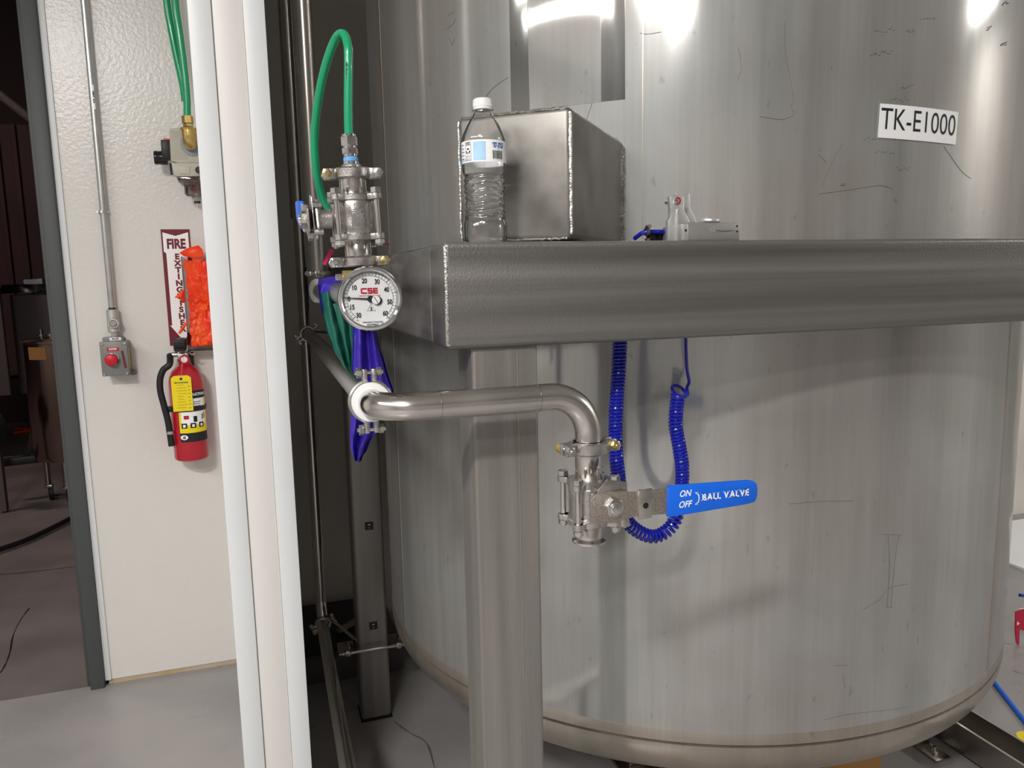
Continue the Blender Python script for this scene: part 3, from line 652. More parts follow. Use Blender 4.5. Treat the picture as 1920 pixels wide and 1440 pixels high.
for s_, zx, zy in (('20', 663, 358), ('30', 900, 380), ('10', 465, 483), ('40', 1072, 533), ('0', 362, 690), ('50', 1122, 768), ('15', 410, 848), ('60', 1030, 985), ('30', 525, 1005)):
    put_text(dm, s_, .0086, dfn, at=gpx(zx, zy), bold=.00028, sx=.76)
put_text(dm, 'psi', .0028, dfn, at=gpx(1068, 1062)); put_text(dm, 'Hg', .0028, dfn, at=gpx(500, 1090))
put_text(dm, 'CHICAGO STAINLESS', .0026, dfn, at=gpx(785, 1140), bold=.00006, sx=1.05); put_text(dm, 'EQUIPMENT', .0026, dfn, at=gpx(785, 1185), bold=.00006, sx=1.05)
put_text(dm, '3', .0060, dfn, at=gpx(768, 888), bold=.0002)
tri = [gpx(765, 790), gpx(690, 922), gpx(845, 922)]
for i in range(3):
    (x0, y0), (x1, y1) = tri[i], tri[(i+1) % 3]; L_ = math.hypot(x1-x0, y1-y0); nx, ny = -(y1-y0)/L_*.00015, (x1-x0)/L_*.00015
    dm.add([dfn(x0-nx, y0-ny), dfn(x1-nx, y1-ny), dfn(x1+nx, y1+ny), dfn(x0+nx, y0+ny)], [[0, 1, 2, 3]])
dm.build('dial_print', 'ink', ga)
rm = MB()
def bar(x0, y0, x1, y1, w2=14):
    (a, b), (c, d) = gpx(x0, y0), gpx(x1, y1); w_ = w2*k_
    if abs(x1-x0) > abs(y1-y0): quad(rm, dfn, min(a, c), b-w_, max(a, c), b+w_)
    else: quad(rm, dfn, a-w_, min(b, d), a+w_, max(b, d))
bar(610, 503, 700, 503); bar(610, 585, 700, 585); bar(600, 497, 600, 591)
bar(715, 503, 805, 503); bar(715, 544, 805, 544); bar(715, 585, 805, 585); bar(725, 503, 725, 544); bar(795, 544, 795, 585)
bar(820, 503, 905, 503); bar(820, 544, 905, 544); bar(820, 585, 905, 585); bar(830, 503, 830, 585)
put_text(rm, 'SANITARY PRESSURE GAUGE', .0021, dfn, at=gpx(750, 637), bold=.00004)
rm.build('logo', 'ink_red', ga)
nd = MB(); c0_ = gpx(765, 700); e0 = gpx(235, 662)
nd.add([gp_(e0[0], e0[1]+.0004, .0025), gp_(e0[0], e0[1]-.0004, .0025), gp_(c0_[0], c0_[1]-.0011, .0025), gp_(c0_[0], c0_[1]+.0011, .0025)], [[0, 1, 2, 3]])
nd.lathe([(0, 0), (.0042, 0), (.0042, .0028), (0, .0028)], gp_(*c0_, .0005), q_, seg=20); nd.build('needle', 'ink', ga)
s0_ = gpx(862, 722)
bl = MB().lathe([(0, 0), (.0052, 0), (.0056, .0008), (.0056, .0018), (0, .0018)], gp_(s0_[0]+.0022, s0_[1]-.0006, .0006), q_, seg=24).build('screw_seat', 'black', ga)
sw_ = MB().lathe([(0, 0), (.0054, 0), (.0054, .0028), (.0048, .0034), (0, .0034)], gp_(*s0_, .0012), q_, seg=24).build('screw', 'white', ga)
aa = math.radians(-60); ux_ = gx*math.cos(aa)+Vector((0, 0, 1))*math.sin(aa); uy_ = -gx*math.sin(aa)+Vector((0, 0, 1))*math.cos(aa); cs = gp_(*s0_, .0048)
MB().add([cs-ux_*.0052-uy_*.0004, cs+ux_*.0052-uy_*.0004, cs+ux_*.0052+uy_*.0004, cs-ux_*.0052+uy_*.0004], [[0, 1, 2, 3]]).build('screw_slot', 'ink', sw_)
MB().cyl((.1305, 1.036, 1.3755), (.1307, 1.060, 1.3760), .0225, seg=28, bev=.002).build('rear_socket', 'tube_dark', ga)
nb = thing('brass_fitting', 'small brass hex nut beside the top left of the gauge', 'fitting', atY(652, 515, 1.06))
p_ = atY(655, 517, 1.06); MB().hex(p_+Vector((-.009, 0, 0)), p_+Vector((.004, 0, 0)), .0070).build('nut', 'gold_nut', nb)
MB().cyl(p_+Vector((-.018, 0, -.002)), p_+Vector((-.008, 0, -.002)), .0045, seg=12).build('stub', 'tube', nb)
# pink ribbon ends
def ribbon(pxs, y, name, label, m='pink', th=.0006):
    b = MB(); pts = [atY(px, py, y+random.uniform(-.002, .002)) for px, py in pxs]; n_ = len(pts)
    bk = [p+Vector((0, th, 0)) for p in pts]; b.add(pts+bk, [list(range(n_)), [n_+i for i in range(n_)][::-1]]+[[i, (i+1) % n_, n_+(i+1) % n_, n_+i] for i in range(n_)])
    return tag(b.build(name, m), label, 'ribbon', 'pink ribbon ends')
ribbon([(714, 453), (722, 455), (736, 459), (724, 459), (714, 458)], 1.20, 'ribbon_end', 'pink ribbon tip sticking out right of the upper valve')
ribbon([(619, 466), (627, 470), (618, 485), (610, 498), (605, 495), (612, 480)], 1.20, 'ribbon_end', 'pink ribbon tail hanging left below the upper valve')

# ================================================================== REAR VERTICAL PIPES
pb = thing('vertical_pipe', 'thick vertical stainless pipe ending at a clamp behind the gauge', 'pipe', (.127, 1.9, 1.42))
MB().cyl((.127, 1.9, 1.422), (.1265, 1.9, CEIL), .0190, seg=28).build('tube', 'tube_dark', pb)
MB().lathe([(.0, 1.394), (.0172, 1.394), (.0172, 1.404), (.022, 1.408), (.022, 1.411), (0, 1.411)], (.127, 1.9, 0), seg=28).build('ferrule', 'tube_dark', pb)
clamp(Matrix.Translation((.127, 1.9, 1.4165)), 'pipe_clamp', 'dark clamp on the thick vertical pipe behind the glove', 'sanitary pipe clamps', 1.2, ('cast', 'cast'), r=.0265, h=.010)
hp2 = tag(MB().lathe([(0, -.006), (.027, -.006), (.029, -.003), (.029, .003), (.027, .006), (0, .006)], (.122, 1.882, 1.376), (-.9, -.45, 0), seg=32).build('white_cap', 'white'), 'white round gasket at the left end of the tube behind the glove', 'gasket')
pa = thing('vertical_pipe', 'thin dark vertical pipe in the corner behind the white pillar', 'pipe', (.12, 2.6, .3))
MB().tube([(.122, 2.60, CEIL), (.123, 2.60, .42)] + bend((.123, 2.6, .6), (.123, 2.60, .255), (.124, 2.5, .255), .06, 8)[:5] + [(.124, 2.578, .262)], .0175, 20).build('tube', 'tube', pa)
MB().tube([(.105, 2.62, 1.6), (.105, 2.62, CEIL)], .006, 8).build('side_line', 'tube_dark', pa)
Ty = lambda p: Matrix.Translation(p) @ Matrix(((1, 0, 0, 0), (0, 0, -1, 0), (0, 1, 0, 0), (0, 0, 0, 1)))
clamp(Ty((.130, 2.57, 1.2295)), 'pipe_clamp', 'dark clamp joining horizontal pipe to thin vertical pipe', 'sanitary pipe clamps', .5, ('cast', 'gold_nut'), r=.027, h=.014)
clamp(Ty((.124, 2.57, .238)), 'pipe_clamp', 'dark clamp near the floor on the low pipe', 'sanitary pipe clamps', .4, ('gold_nut', 'cast'), r=.027, h=.014)
lp = thing('floor_pipe', 'stainless pipe running low above the floor towards the viewer', 'pipe', (.12, 1.8, 0))
MB().tube([(.121, 1.0, .245), (.1205, 1.5, .245), (.122, 2.575, .240)], .0195, 24).build('tube', 'tube', lp)
for y in (1.15,): MB().span((.105, y-.02, 0), (.137, y+.02, .226), bev=.002).build('support', 'tube_dark', lp)
rod = tag(MB().cyl((.150, 2.56, .255), (.222, 2.33, .265), .0055, seg=10).build('support_rod', 'tube'), 'short steel rod between the low clamp and the rear post', 'rod')
rod2 = tag(MB().cyl((.150, 2.56, 1.238), (.222, 2.33, 1.240), .0045, seg=10).build('support_rod', 'tube_dark'), 'thin rod beside the upper dark clamp behind the gloves', 'rod')
# dark plinth behind
pl = thing('floor_plinth', 'low dark plinth on the floor behind the low pipe', 'plinth', (.2, 2.85, 0))
MB().span((.045, 2.62, 0), (.40, 3.10, .085), bev=.004).build('block', 'dark_box', pl)
MB().span((.045, 2.66, .085), (.34, 3.09, .093), bev=.002).build('black_mat', 'black', pl)
stk = tag(MB().box((.25, 2.84, .105), (.17, .022, .014), rot=(0, 0, .75), bev=.002).build('wood_offcut', 'wood'), 'pale wooden offcut lying on the dark plinth', 'wood')

# ================================================================== GLOVES
def cloth(rows, name, m, parent, th=.0014, folds=3., amp=.006, seed=0, ny=5):
    """rows: (px_left, px_right, py, depth); a folded sheet hung between them"""
    R = len(rows); sub = ny; nx = 22; rr = []
    for i in range(R-1):
        for k in range(sub): t = k/sub; rr.append([rows[i][j]+(rows[i+1][j]-rows[i][j])*t for j in range(4)])
    rr.append(list(rows[-1])); vs = []; n_ = len(rr)
    for off in (0, th):
        for i, (l, r, py, Y) in enumerate(rr):
            for k in range(nx+1):
                u = k/nx; px = l+(r-l)*u
                d = amp*math.sin(folds*u*2*PI+seed+i*.09)+amp*.5*noise.noise(Vector((u*3+seed, i*.15, 0)))
                edge = 1-abs(2*u-1)**4
                vs.append(atY(px, py + 2*math.sin(u*7+seed+i), Y+d*edge+off))
    fs = []; W = nx+1; o = n_*W
    for i in range(n_-1):
        for k in range(nx):
            a = i*W+k; fs += [[a, a+1, a+W+1, a+W], [o+a, o+a+W, o+a+W+1, o+a+1]]
    for i in range(n_-1): a = i*W; fs += [[a, a+W, o+a+W, o+a], [a+nx, o+a+nx, o+a+nx+W, a+nx+W]]
    for k in range(nx): fs += [[k, o+k, o+k+1, k+1], [(n_-1)*W+k, (n_-1)*W+k+1, o+(n_-1)*W+k+1, o+(n_-1)*W+k]]
    return MB().add(vs, fs).build(name, m, parent, smooth=60)
gl = thing('rubber_glove', 'purple rubber glove draped over the tube behind the gauge', 'glove', (.16, 1.27, 1.2))
cloth([(597, 641, 520, 1.50), (596, 648, 532, 1.46), (598, 626, 552, 1.46), (600, 618, 568, 1.46), (604, 615, 588, 1.46)], 'draped_cuff', 'purple', gl, seed=.4, folds=.8, amp=.010)
cloth([(662, 700, 600, 1.30), (662, 708, 640, 1.29), (660, 720, 690, 1.285), (661, 735, 735, 1.28), (659, 712, 775, 1.275), (656, 704, 810, 1.27), (657, 690, 838, 1.27), (662, 680, 858, 1.27), (667, 675, 866, 1.27)], 'palm', 'purple', gl, seed=1.1, folds=1.7, amp=.012)
cloth([(686, 701, 606, 1.335), (692, 712, 650, 1.33), (700, 724, 690, 1.325), (706, 738, 735, 1.32), (704, 726, 760, 1.32)], 'finger', 'purple', gl, seed=2.1, folds=.8, amp=.008)
g2 = thing('rubber_glove', 'dark green rubber glove hanging under the purple one', 'glove', (.15, 1.33, 1.3))
cloth([(601, 632, 548, 1.42), (604, 642, 575, 1.41), (608, 652, 600, 1.40), (616, 662, 630, 1.38), (628, 664, 660, 1.36), (644, 664, 688, 1.345), (655, 664, 706, 1.34)], 'palm', 'green_cloth', g2, seed=.9, folds=1.4, amp=.012)
cloth([(624, 655, 570, 1.37), (636, 662, 610, 1.36), (646, 666, 650, 1.35), (656, 664, 688, 1.345)], 'finger', 'green_cloth', g2, seed=2.9, folds=.9, amp=.008)

# ================================================================== BLUE COIL HOSE
ch = thing('coiled_air_hose', 'bright blue coiled air hose hanging in a loop behind the lower valve', 'hose', atY(1220, 820, 1.17))
cp = smoothpath([atY(x, y, 1.172) for x, y in [(1163, 628), (1160, 690), (1156, 750), (1154, 800), (1155, 850), (1160, 900), (1165, 945), (1182, 985), (1225, 1006), (1262, 982), (1276, 925), (1279, 880), (1274, 840), (1267, 800), (1268, 770), (1271, 742)]], 14)
L_ = [0]
for i in range(1, len(cp)): L_.append(L_[-1]+(cp[i]-cp[i-1]).length)
def cat(s):
    s = max(0, min(L_[-1], s)); i = max(0, min(len(cp)-2, int(np.searchsorted(L_, s))-1)); t = (s-L_[i])/(L_[i+1]-L_[i]); return cp[i].lerp(cp[i+1], t)
coil = []; s = 0; ph = 0; rc = .0100
nxv = Vector((0, 1, 0))
while s < L_[-1]:
    p = cat(s); tg = (cat(s+.004)-cat(s-.004)).normalized(); sx = nxv; sy = tg.cross(sx).normalized()
    bend_ = min(1, max(0, (1.02-p.z)/.05)); pitch = .0060+.0022*bend_
    rr = rc*(1+.02*math.sin(s*60)); coil.append(p+sx*math.cos(ph)*rr+sy*math.sin(ph)*rr ); ph += 2*PI/18; s += pitch/18
MB().tube(coil, .0030, 8).build('coil', 'blue_hose', ch)
e1 = coil[-1]; tp_c = cat(L_[-1]); top_loop = []; target = 1.5*PI
while (ph-target) % (2*PI) > .30 or len(top_loop) < 22:
    k_t = len(top_loop)/24; rr = rc+.0028*min(1, k_t)
    top_loop.append(tp_c+Vector((-math.sin(ph)*rr+.003*k_t, math.cos(ph)*rr, .0085*min(1, k_t)+.0095*min(1, k_t)*math.cos(ph)))); ph += 2*PI/22
    if len(top_loop) > 60: break
last = top_loop[-1]
top_loop = top_loop[:-1]+smoothpath([last, last+Vector((.0012, .003, .006)), atY(1292, 715, 1.175), atY(1288, 690, 1.173), atY(1286, 640, 1.166), atY(1287, 600, 1.166)], 8)
MB().tube(top_loop, .0029, 10).build('straight_lead', 'blue_hose', ch)

# ================================================================== THINGS ON THE BEAM
# water bottle
BC = Vector((.3165, 1.103, BT)); bot = thing('water_bottle', 'clear plastic water bottle with white cap standing on the beam', 'bottle', BC)
prof = [(0.001, .003), (.018, .001), (.026, .0005), (.0305, .004), (.0312, .015), (.0312, .029), (.0300, .031)]
zz = .031
while zz < .098: prof.append((.0298-.0022*math.exp(-((zz-.058)/.018)**2), zz)); zz += .0015
prof += [(.0308, .100), (.0318, .104), (.0320, .110), (.0316, .112), (.0316, .1405), (.0320, .1435), (.0318, .147), (.0300, .153), (.0268, .160), (.0225, .168), (.0180, .1755), (.0142, .181), (.0128, .184), (.0126, .187), (.0150, .1875), (.0150, .189), (.0124, .1895), (.0124, .194)]
def crinkle(a, z):
    if not (.031 < z < .100): return .0004*math.cos(5*a) if z < .03 else 0
    e_ = min(1, (z-.031)/.006, (.100-z)/.006)
    return e_*(.0009*math.sin(z*720+1.6*math.sin(3*a+z*40)) + .0012*noise.noise(Vector((math.cos(a)*2.2, math.sin(a)*2.2, z*120))))
MB().lathe(prof, BC, seg=72, fn=crinkle).build('shell', 'pet', bot, smooth=50)
wp = [(max(.0005, r-.0008), z+.0006) for r, z in prof if z < .150]; wp.append((.0005, wp[-1][1]))
wp = [(max(.0005, r-.0018), z+.0012) for r, z in prof if z < .100]; wp.append((.0005, wp[-1][1]))
MB().lathe(wp, BC, seg=72, fn=lambda a, z: 1.5*crinkle(a, z)).build('water', 'water', bot, smooth=50)
cap = MB().lathe([(0.001, .2035), (.0120, .2035), (.0135, .2022), (.0138, .200), (.0138, .1925), (.0130, .1922), (.0130, .1915), (.0138, .1912), (.0138, .1880), (.0118, .1880)], BC, seg=72, fn=lambda a, z: (.00025*math.cos(36*a) if .1925 <= z <= .2005 else 0)).build('cap', 'white', bot)
toC = math.atan2(-BC.y, -BC.x)
def lfn(x, y, d=0): a = toC+x/.0318; return Vector((BC.x+(.0319+d)*math.cos(a), BC.y+(.0319+d)*math.sin(a), BC.z+y))
lb = MB(); quad(lb, lfn, -.0999, .1125, .0995, .1425, 80); lab = lb.build('label', 'paper', bot)
b1 = MB(); quad(b1, lambda x, y: lfn(x, y, .0002), -.0155, .1145, .0030, .1400, 10); quad(b1, lambda x, y: lfn(x, y, .0002), -.05, .1145, -.027, .1175, 8); b1.build('blue_field', 'sky_blue', lab)
b2 = MB(); f2 = lambda x, y: lfn(x, y, .0005)
put_text(b2, 'CRV  ME VT', .0042, f2, at=(.0225, .1372), bold=.0003, sx=.9); put_text(b2, '16.9 FL OZ', .0042, f2, at=(.0225, .1333), bold=.0003, sx=.9)
for k in range(5): quad(b2, f2, -.041, .137-k*.0048, -.0335+random.uniform(-.001, .001), .1380-k*.0048, 3)
b2.build('blue_print', 'ink_blue', lab)
quad(b2 := MB(), f2, -.0300, .1150, -.0182, .1405, 4); b2.build('recycling_panel', 'paper', lab)
b3 = MB(); f3 = lambda x, y: lfn(x, y, .0008)
for (x0, y0, x1, y1) in ((-.0295, .1400, -.0187, .1403), (-.0295, .1150, -.0187, .1153), (-.0295, .1150, -.0292, .1403), (-.0190, .1150, -.0187, .1403), (-.0295, .1355, -.0187, .1357), (-.0295, .1200, -.0187, .1202)): quad(b3, f3, x0, y0, x1, y1, 2)
for k in range(3):
    a = PI/2+k*2*PI/3; cx_, cy_ = -.0241+.0028*math.cos(a), .1278+.0030*math.sin(a); t_ = a+PI/2
    b3.add([f3(cx_+dx*math.cos(t_)-dy*math.sin(t_), cy_+dx*math.sin(t_)+dy*math.cos(t_)) for dx, dy in ((-.0022, -.0009), (.0008, -.0009), (.0008, -.0017), (.0026, 0), (.0008, .0017), (.0008, .0009), (-.0022, .0009))], [[0, 1, 2, 3, 4, 5, 6]])
x = .0125
while x < .030: wd_ = random.choice((.0003, .0005, .0008)); quad(b3, f3, x, .1165, x+wd_, .1280, 1); x += wd_+random.choice((.0003, .0005, .0007))
for k, s_ in ((0, 'PLASTIC'), (1, 'BOTTLE')): put_text(b3, s_, .0021, f3, at=(-.0241, .1389-.0022*k), bold=.0001)
put_text(b3, 'RECYCLE', .0018, f3, at=(-.0241, .1215)); put_text(b3, 'EMPTY &', .0018, f3, at=(-.0241, .1185)); put_text(b3, 'REPLACE CAP', .0016, f3, at=(-.0241, .1165)); put_text(b3, '85', .0022, f3, at=(.022, .1302))
b3.build('black_print', 'ink', lab)

# cast aluminium bracket on the beam
cb = thing('cast_clevis_bracket', 'cast aluminium clevis bracket with red bolt lying on the beam', 'bracket', (.62, 1.10, BT))
o_ = Vector((0, 1.085, 0)); fx = lambda px, py, y: atY(px, py, y)
def pxpoly(mb, pts, y, depth, bev): mb.prism([(lambda p: (p.x, BT+.0002 if (y < 1.2 and b > 441.5) else p.z))(atY(a, b, y)) for a, b in pts], (0, y, 0), (1, 0, 0), (0, 0, 1), (0, depth, 0), bev=bev); return mb
ytop = 1.083
up = [(1252.5, 446), (1253, 414), (1257, 408), (1258, 396), (1256, 370), (1258, 366.5), (1280, 365), (1283, 369), (1284, 396), (1291, 408), (1294, 414), (1294, 446)]
pxpoly(MB(), up, ytop, .010, .0016).build('front_ear', 'alu', cb)
up2 = [(x+11, y-4 if y < 440 else y) for x, y in up]
pxpoly(MB(), up2, ytop+.022, .010, .0016).build('rear_ear', 'alu', cb)
pxpoly(MB(), [(1254, 446), (1254, 425), (1293, 425), (1293, 446)], ytop+.008, .020, .001).build('web', 'alu_dark', cb)
pxpoly(MB(), [(1267.5, 444), (1269, 404), (1271, 391), (1273, 404), (1273.5, 444)], ytop-.0035, .006, .0012).build('rib', 'alu', cb)
p_ = atY(1269, 377, ytop-.004); MB().hex(p_, p_+Vector((0, .006, 0)), .0046, roll=.2).build('bolt_head', 'chrome', cb)
p_ = atY(1271, 376, ytop-.001); MB().cyl(p_, p_+Vector((0, .003, 0)), .0056, seg=18).build('washer', 'red2', cb, label='red washer')
MB().cyl((p_.x, p_.y, p_.z), (p_.x, p_.y+.036, p_.z), .003, seg=12).build('pin', 'chrome', cb)
arm = pxpoly(MB(), [(1280, 445), (1281, 419), (1292, 417), (1388, 417.5), (1387.5, 442)], 1.066, .028, .002).build('arm', 'alu_dark', cb)
pxpoly(MB(), [(1279.5, 446), (1280, 420), (1291, 419), (1291.5, 444)], 1.0645, .006, .0015).build('arm_end', 'alu', cb)
for a, b in ((1286, 432), (1382, 424), (1382, 434)): p_ = atY(a, b, 1.0642 if a < 1300 else 1.0658); MB().cyl(p_, p_+Vector((0, .001, 0)), .0016 if a > 1300 else .0020, seg=12).build('hole', 'black', cb)
pxpoly(MB(), [(1345, 431), (1354, 429.5), (1366, 429.5), (1377, 431), (1366, 433), (1354, 433)], 1.0640, .003, .0006).build('raised_fin', 'alu_dark', cb)
m_ = MB(); pm = atY(1335, 431, 1.0655); put_text(m_, 'AB', .010, lambda x, y: Vector((pm.x+x, pm.y, pm.z+y)), bold=.0002); m_.build('cast_mark', 'alu', cb)
p_ = atY(1325, 414, 1.09); q2 = atY(1325, 418, 1.09)
MB().lathe([(0, 0), (.014, 0), (.0165, .002), (.016, .005), (.009, .007), (.005, .009), (0, .009)], (p_.x, 1.082, q2.z-.0005), (.05, 0, 1), seg=24).box((p_.x-.012, 1.082, q2.z+.0008), (.03, .012, .0025), bev=.001).build('pivot_cap', 'alu', cb)
# blue hose and hose clamp to the left of it
bh = thing('hose_stub', 'blue hose end held by a hose clamp beside the cast bracket', 'hose', (.59, 1.11, BT))
MB().tube(smoothpath([atY(1190, 447, 1.13), atY(1198, 441, 1.12), atY(1207, 436, 1.112), atY(1225, 434.5, 1.106), atY(1256, 434.5, 1.106)], 6), .0036, 12).build('hose', 'blue_hose', bh)
c_ = atY(1231, 434, 1.116); MB().box((c_.x+.004, 1.118, BT+.0090), (.038, .012, .0175), bev=.002).build('black_block', 'black_gloss', bh)
c_ = atY(1214, 434, 1.104); MB().lathe([(.0045, -.0025), (.0068, -.0025), (.0068, .0025), (.0045, .0025), (.0045, -.0025)], (c_.x, 1.106, c_.z), (1, 0, 0), seg=20).box((c_.x, 1.102, c_.z+.0075), (.006, .008, .005), bev=.001).box((c_.x, 1.104, BT+.003), (.006, .006, .006)).build('clamp_band', 'tube_dark', bh)
MB().cyl((c_.x-.001, 1.094, c_.z+.0075), (c_.x-.001, 1.099, c_.z+.0075), .0030, seg=12).build('clamp_screw', 'chrome', bh)

# ================================================================== LEFT WALL THINGS
# conduit
cd = thing('conduit', 'vertical galvanised conduit on the white wall with small clips', 'conduit', (-.48, 2.85, 1.3))
cyy = 2.848; ctop = atY(165, 0, cyy); cbot = atY(210, 578, cyy)
MB().cyl((cbot.x, cyy, cbot.z), (cbot.x+.004, cyy, CEIL-.1), .0105, seg=20).build('tube', 'conduit', cd)
p_ = atY(192, 397, cyy)
MB().box((p_.x, 2.859, p_.z), (.034, .019, .006), bev=.001).cyl((p_.x-.014, 2.845, p_.z), (p_.x-.014, 2.862, p_.z), .003, seg=8).lathe([(.0108, -.004), (.0122, -.004), (.0122, .004), (.0108, .004)], (p_.x, cyy, p_.z), seg=20).build('clip', 'cast', cd)
stc = atY(176, 182, cyy-.0108); MB().box((stc.x-.001, cyy-.0100, stc.z), (.006, .0016, .075)).build('sticker', 'paper', cd)
m_ = MB(); put_text(m_, 'EMT 3/4', .0105, lambda x, y: Vector((stc.x-.001+y*.6, cyy-.0111, stc.z-x)), bold=.0006); m_.build('sticker_print', 'ink', cd)
# emergency stop
es = thing('emergency_stop_station', 'grey stop box with red mushroom button under the conduit', 'switch', atY(218, 670, 2.86))
MB().cyl((cbot.x, cyy, cbot.z-.004), (cbot.x, cyy, cbot.z+.002), .0115, seg=20).build('dark_ring', 'black', es)
hb_ = atY(211, 601, 2.84)
MB().cyl((hb_.x+.0005, 2.845, hb_.z-.040), (cbot.x, cyy, cbot.z-.004), .0185, seg=24, bev=.002).build('sealing_fitting', 'cast_grey', es)
sp = atY(212.5, 606.5, 2.825); MB().cyl((sp.x, 2.822, sp.z), (sp.x, 2.845, sp.z), .0175, seg=24, bev=.002).build('plug', 'cast_grey', es)
MB().cyl((sp.x, 2.818, sp.z), (sp.x, 2.823, sp.z), .0115, seg=20, bev=.002).build('plug_cap', 'tube', es)
nk = atY(215, 632, 2.845); MB().cyl((nk.x-.001, 2.845, nk.z-.01), (hb_.x, 2.845, hb_.z-.038), .0095, seg=18).build('nipple', 'tube', es)
bc = atY(218.5, 671, 2.83)
pt_ = atY(213, 638, 2.84); MB().box((pt_.x-.001, 2.848, pt_.z-.004), (.062, .038, .030), bev=.003).build('top_lug', 'grey_box', es)
ml = atY(216, 635.5, 2.826); pt2 = MB().box((ml.x, 2.8285, ml.z), (.034, .0016, .010)).build('name_plate', 'paper', es)
m_ = MB(); put_text(m_, 'VA-275', .0085, lambda x, y: Vector((ml.x+x, 2.8272, ml.z+y)), bold=.0004, sx=.8); m_.build('plate_print', 'ink', pt2)
MB().box((bc.x, 2.838, bc.z), (.078, .064, .112), bev=.004, seg=3).build('box_body', 'grey_box', es)
MB().box((bc.x-.001, 2.803, bc.z), (.082, .010, .114), bev=.003).build('cover', 'grey_box', es)
for sx in (-1, 1):
    for sz in (-1, 1):
        x, z = bc.x-.001+sx*.034, bc.z+sz*.050
        MB().cyl((x, 2.7955, z), (x, 2.800, z), .0055, seg=12, bev=.001).build('cover_screw', 'tube', es)
MB().box((bc.x+.042, 2.86, bc.z-.054), (.02, .018, .018), bev=.004).build('mounting_foot', 'grey_box', es)
bu = Vector((bc.x-.008, 2.797, bc.z-.002))
MB().cyl(bu+Vector((.001, .006, .002)), bu+Vector((.001, -.010, .002)), .0215, seg=28, bev=.002).build('collar', 'chrome', es)
MB().lathe([(0, -.018), (.014, -.0175), (.0188, -.014), (.020, -.010), (.018, -.004), (.010, 0)], bu+Vector((0, -.008, 0)), (0, 1, 0), seg=28).build('button', 'red2', es, label='red mushroom button')
lp_ = Vector((bc.x-.003, 2.7970, bc.z+.032)); pk = MB().box(lp_, (.036, .0015, .011)).build('legend', 'red2', es)
m_ = MB(); put_text(m_, 'E-STOP', .008, lambda x, y: Vector((lp_.x+x, lp_.y-.001, lp_.z+y)), bold=.0003, sx=.9); m_.build('legend_print', 'paper', pk)
MB().span((bc.x+.0385, 2.822, bc.z-.035), (bc.x+.0396, 2.832, bc.z+.032)).build('yellow_strip', 'yellow', es)
MB().box((bc.x+.027, 2.7968, bc.z-.003), (.006, .0015, .058), rot=(0, -.12, 0)).build('dark_strip', 'sign_red', es)
# fire sign
fs_ = thing('fire_extinguisher_sign', 'maroon and white arrow sign pointing down to the extinguisher', 'sign', atY(328, 540, 2.868))
sz0, sz1 = atY(343, 647, 2.868).z, atY(325, 430, 2.868).z; sx0 = atY(303.5, 430, 2.868).x; sx1 = atY(350, 430, 2.868).x; sx0b = atY(320, 647, 2.868).x
SW = .090; sxc = (sx0+sx1)/2+.002; SH = sz1-sz0
MB().span((sxc-SW/2, 2.8672, sz0), (sxc+SW/2, 2.8698, sz1)).build('board', 'sign_red', fs_)
sf = lambda x, y, d=0: Vector((sxc+x, 2.8668-d, sz1+y))
ar = MB(); ar.add([sf(x, y) for x, y in [(-.040, -.010), (0, -.022), (.040, -.010), (.040, -.074), (.033, -.080), (.033, -SH+.068), (.040, -SH+.070), (0, -SH+.014), (-.040, -SH+.070), (-.033, -SH+.068), (-.033, -.080), (-.040, -.074)]], [[0, 1, 2, 3, 4, 5, 6, 7, 8, 9, 10, 11]])
ar.build('white_arrow', 'paper', fs_)
tx = MB(); put_text(tx, 'FIRE', .044, lambda x, y: sf(x, y, .0004), at=(0, -.050), bold=.0020, sx=.74)
yy = -.092
for c_ in 'EXTINGUISHER': put_text(tx, c_, .0255, lambda x, y: sf(x, y, .0004), at=(0, yy), bold=.0013, sx=1.1); yy -= (SH-.092-.050)/11.2
tx.build('lettering', 'sign_red', fs_)
# orange bag holder
hx0, hx1 = atY(346, 560, 2.80).x, -.125; hz0, hz1 = atY(375, 657, 2.80).z, atY(365, 481, 2.80).z
bh_ = thing('clear_bag_holder', 'clear acrylic wall holder stuffed with orange bags', 'holder', ((hx0+hx1)/2, 2.83, hz0))
hd = MB(); y0, y1 = 2.788, 2.868
hd.span((hx0, y0, hz0), (hx1, y0+.003, hz1)).span((hx0, y1-.003, hz0), (hx1, y1, hz1)).span((hx0, y0+.003, hz0), (hx0+.003, y1-.003, hz1)).span((hx1-.003, y0+.003, hz0), (hx1, y1-.003, hz1)).span((hx0+.003, y0+.003, hz0), (hx1-.003, y1-.003, hz0+.003))
hd.build('acrylic_box', 'acrylic', bh_)
def crumple(mn, mx, name, m, parent, amp=.010, fr=26, n=26, label=None, cat_=None):
    b = bmesh.new(); bmesh.ops.create_cube(b, size=2); bmesh.ops.subdivide_edges(b, edges=b.edges[:], cuts=n, use_grid_fill=True)
    mn, mx = Vector(mn), Vector(mx); c = (mn+mx)/2; h = (mx-mn)/2
    for v in b.verts:
        u = v.co.copy(); p = Vector((c.x+u.x*h.x, c.y+u.y*h.y, c.z+u.z*h.z))
        nn = noise.noise_vector(p*fr)+noise.noise_vector(p*fr*2.6)*.5; rg = abs(noise.noise(p*fr*1.4))
        v.co = p - Vector((u.x*h.x, u.y*h.y, u.z*h.z)).normalized()*(amp*(.5+rg*2)) + nn*amp*.45
    o = MB().bm(b).build(name, m, parent, smooth=70)
    if label: o['label'] = label; o['category'] = cat_
    return o
crumple((hx0+.005, y0+.008, hz0+.006), (hx1-.005, y1-.008, hz1-.004), 'orange_bags', 'orange', None, amp=.013, fr=34, n=60, label='crumpled fluorescent orange bags filling the clear holder', cat_='bag')
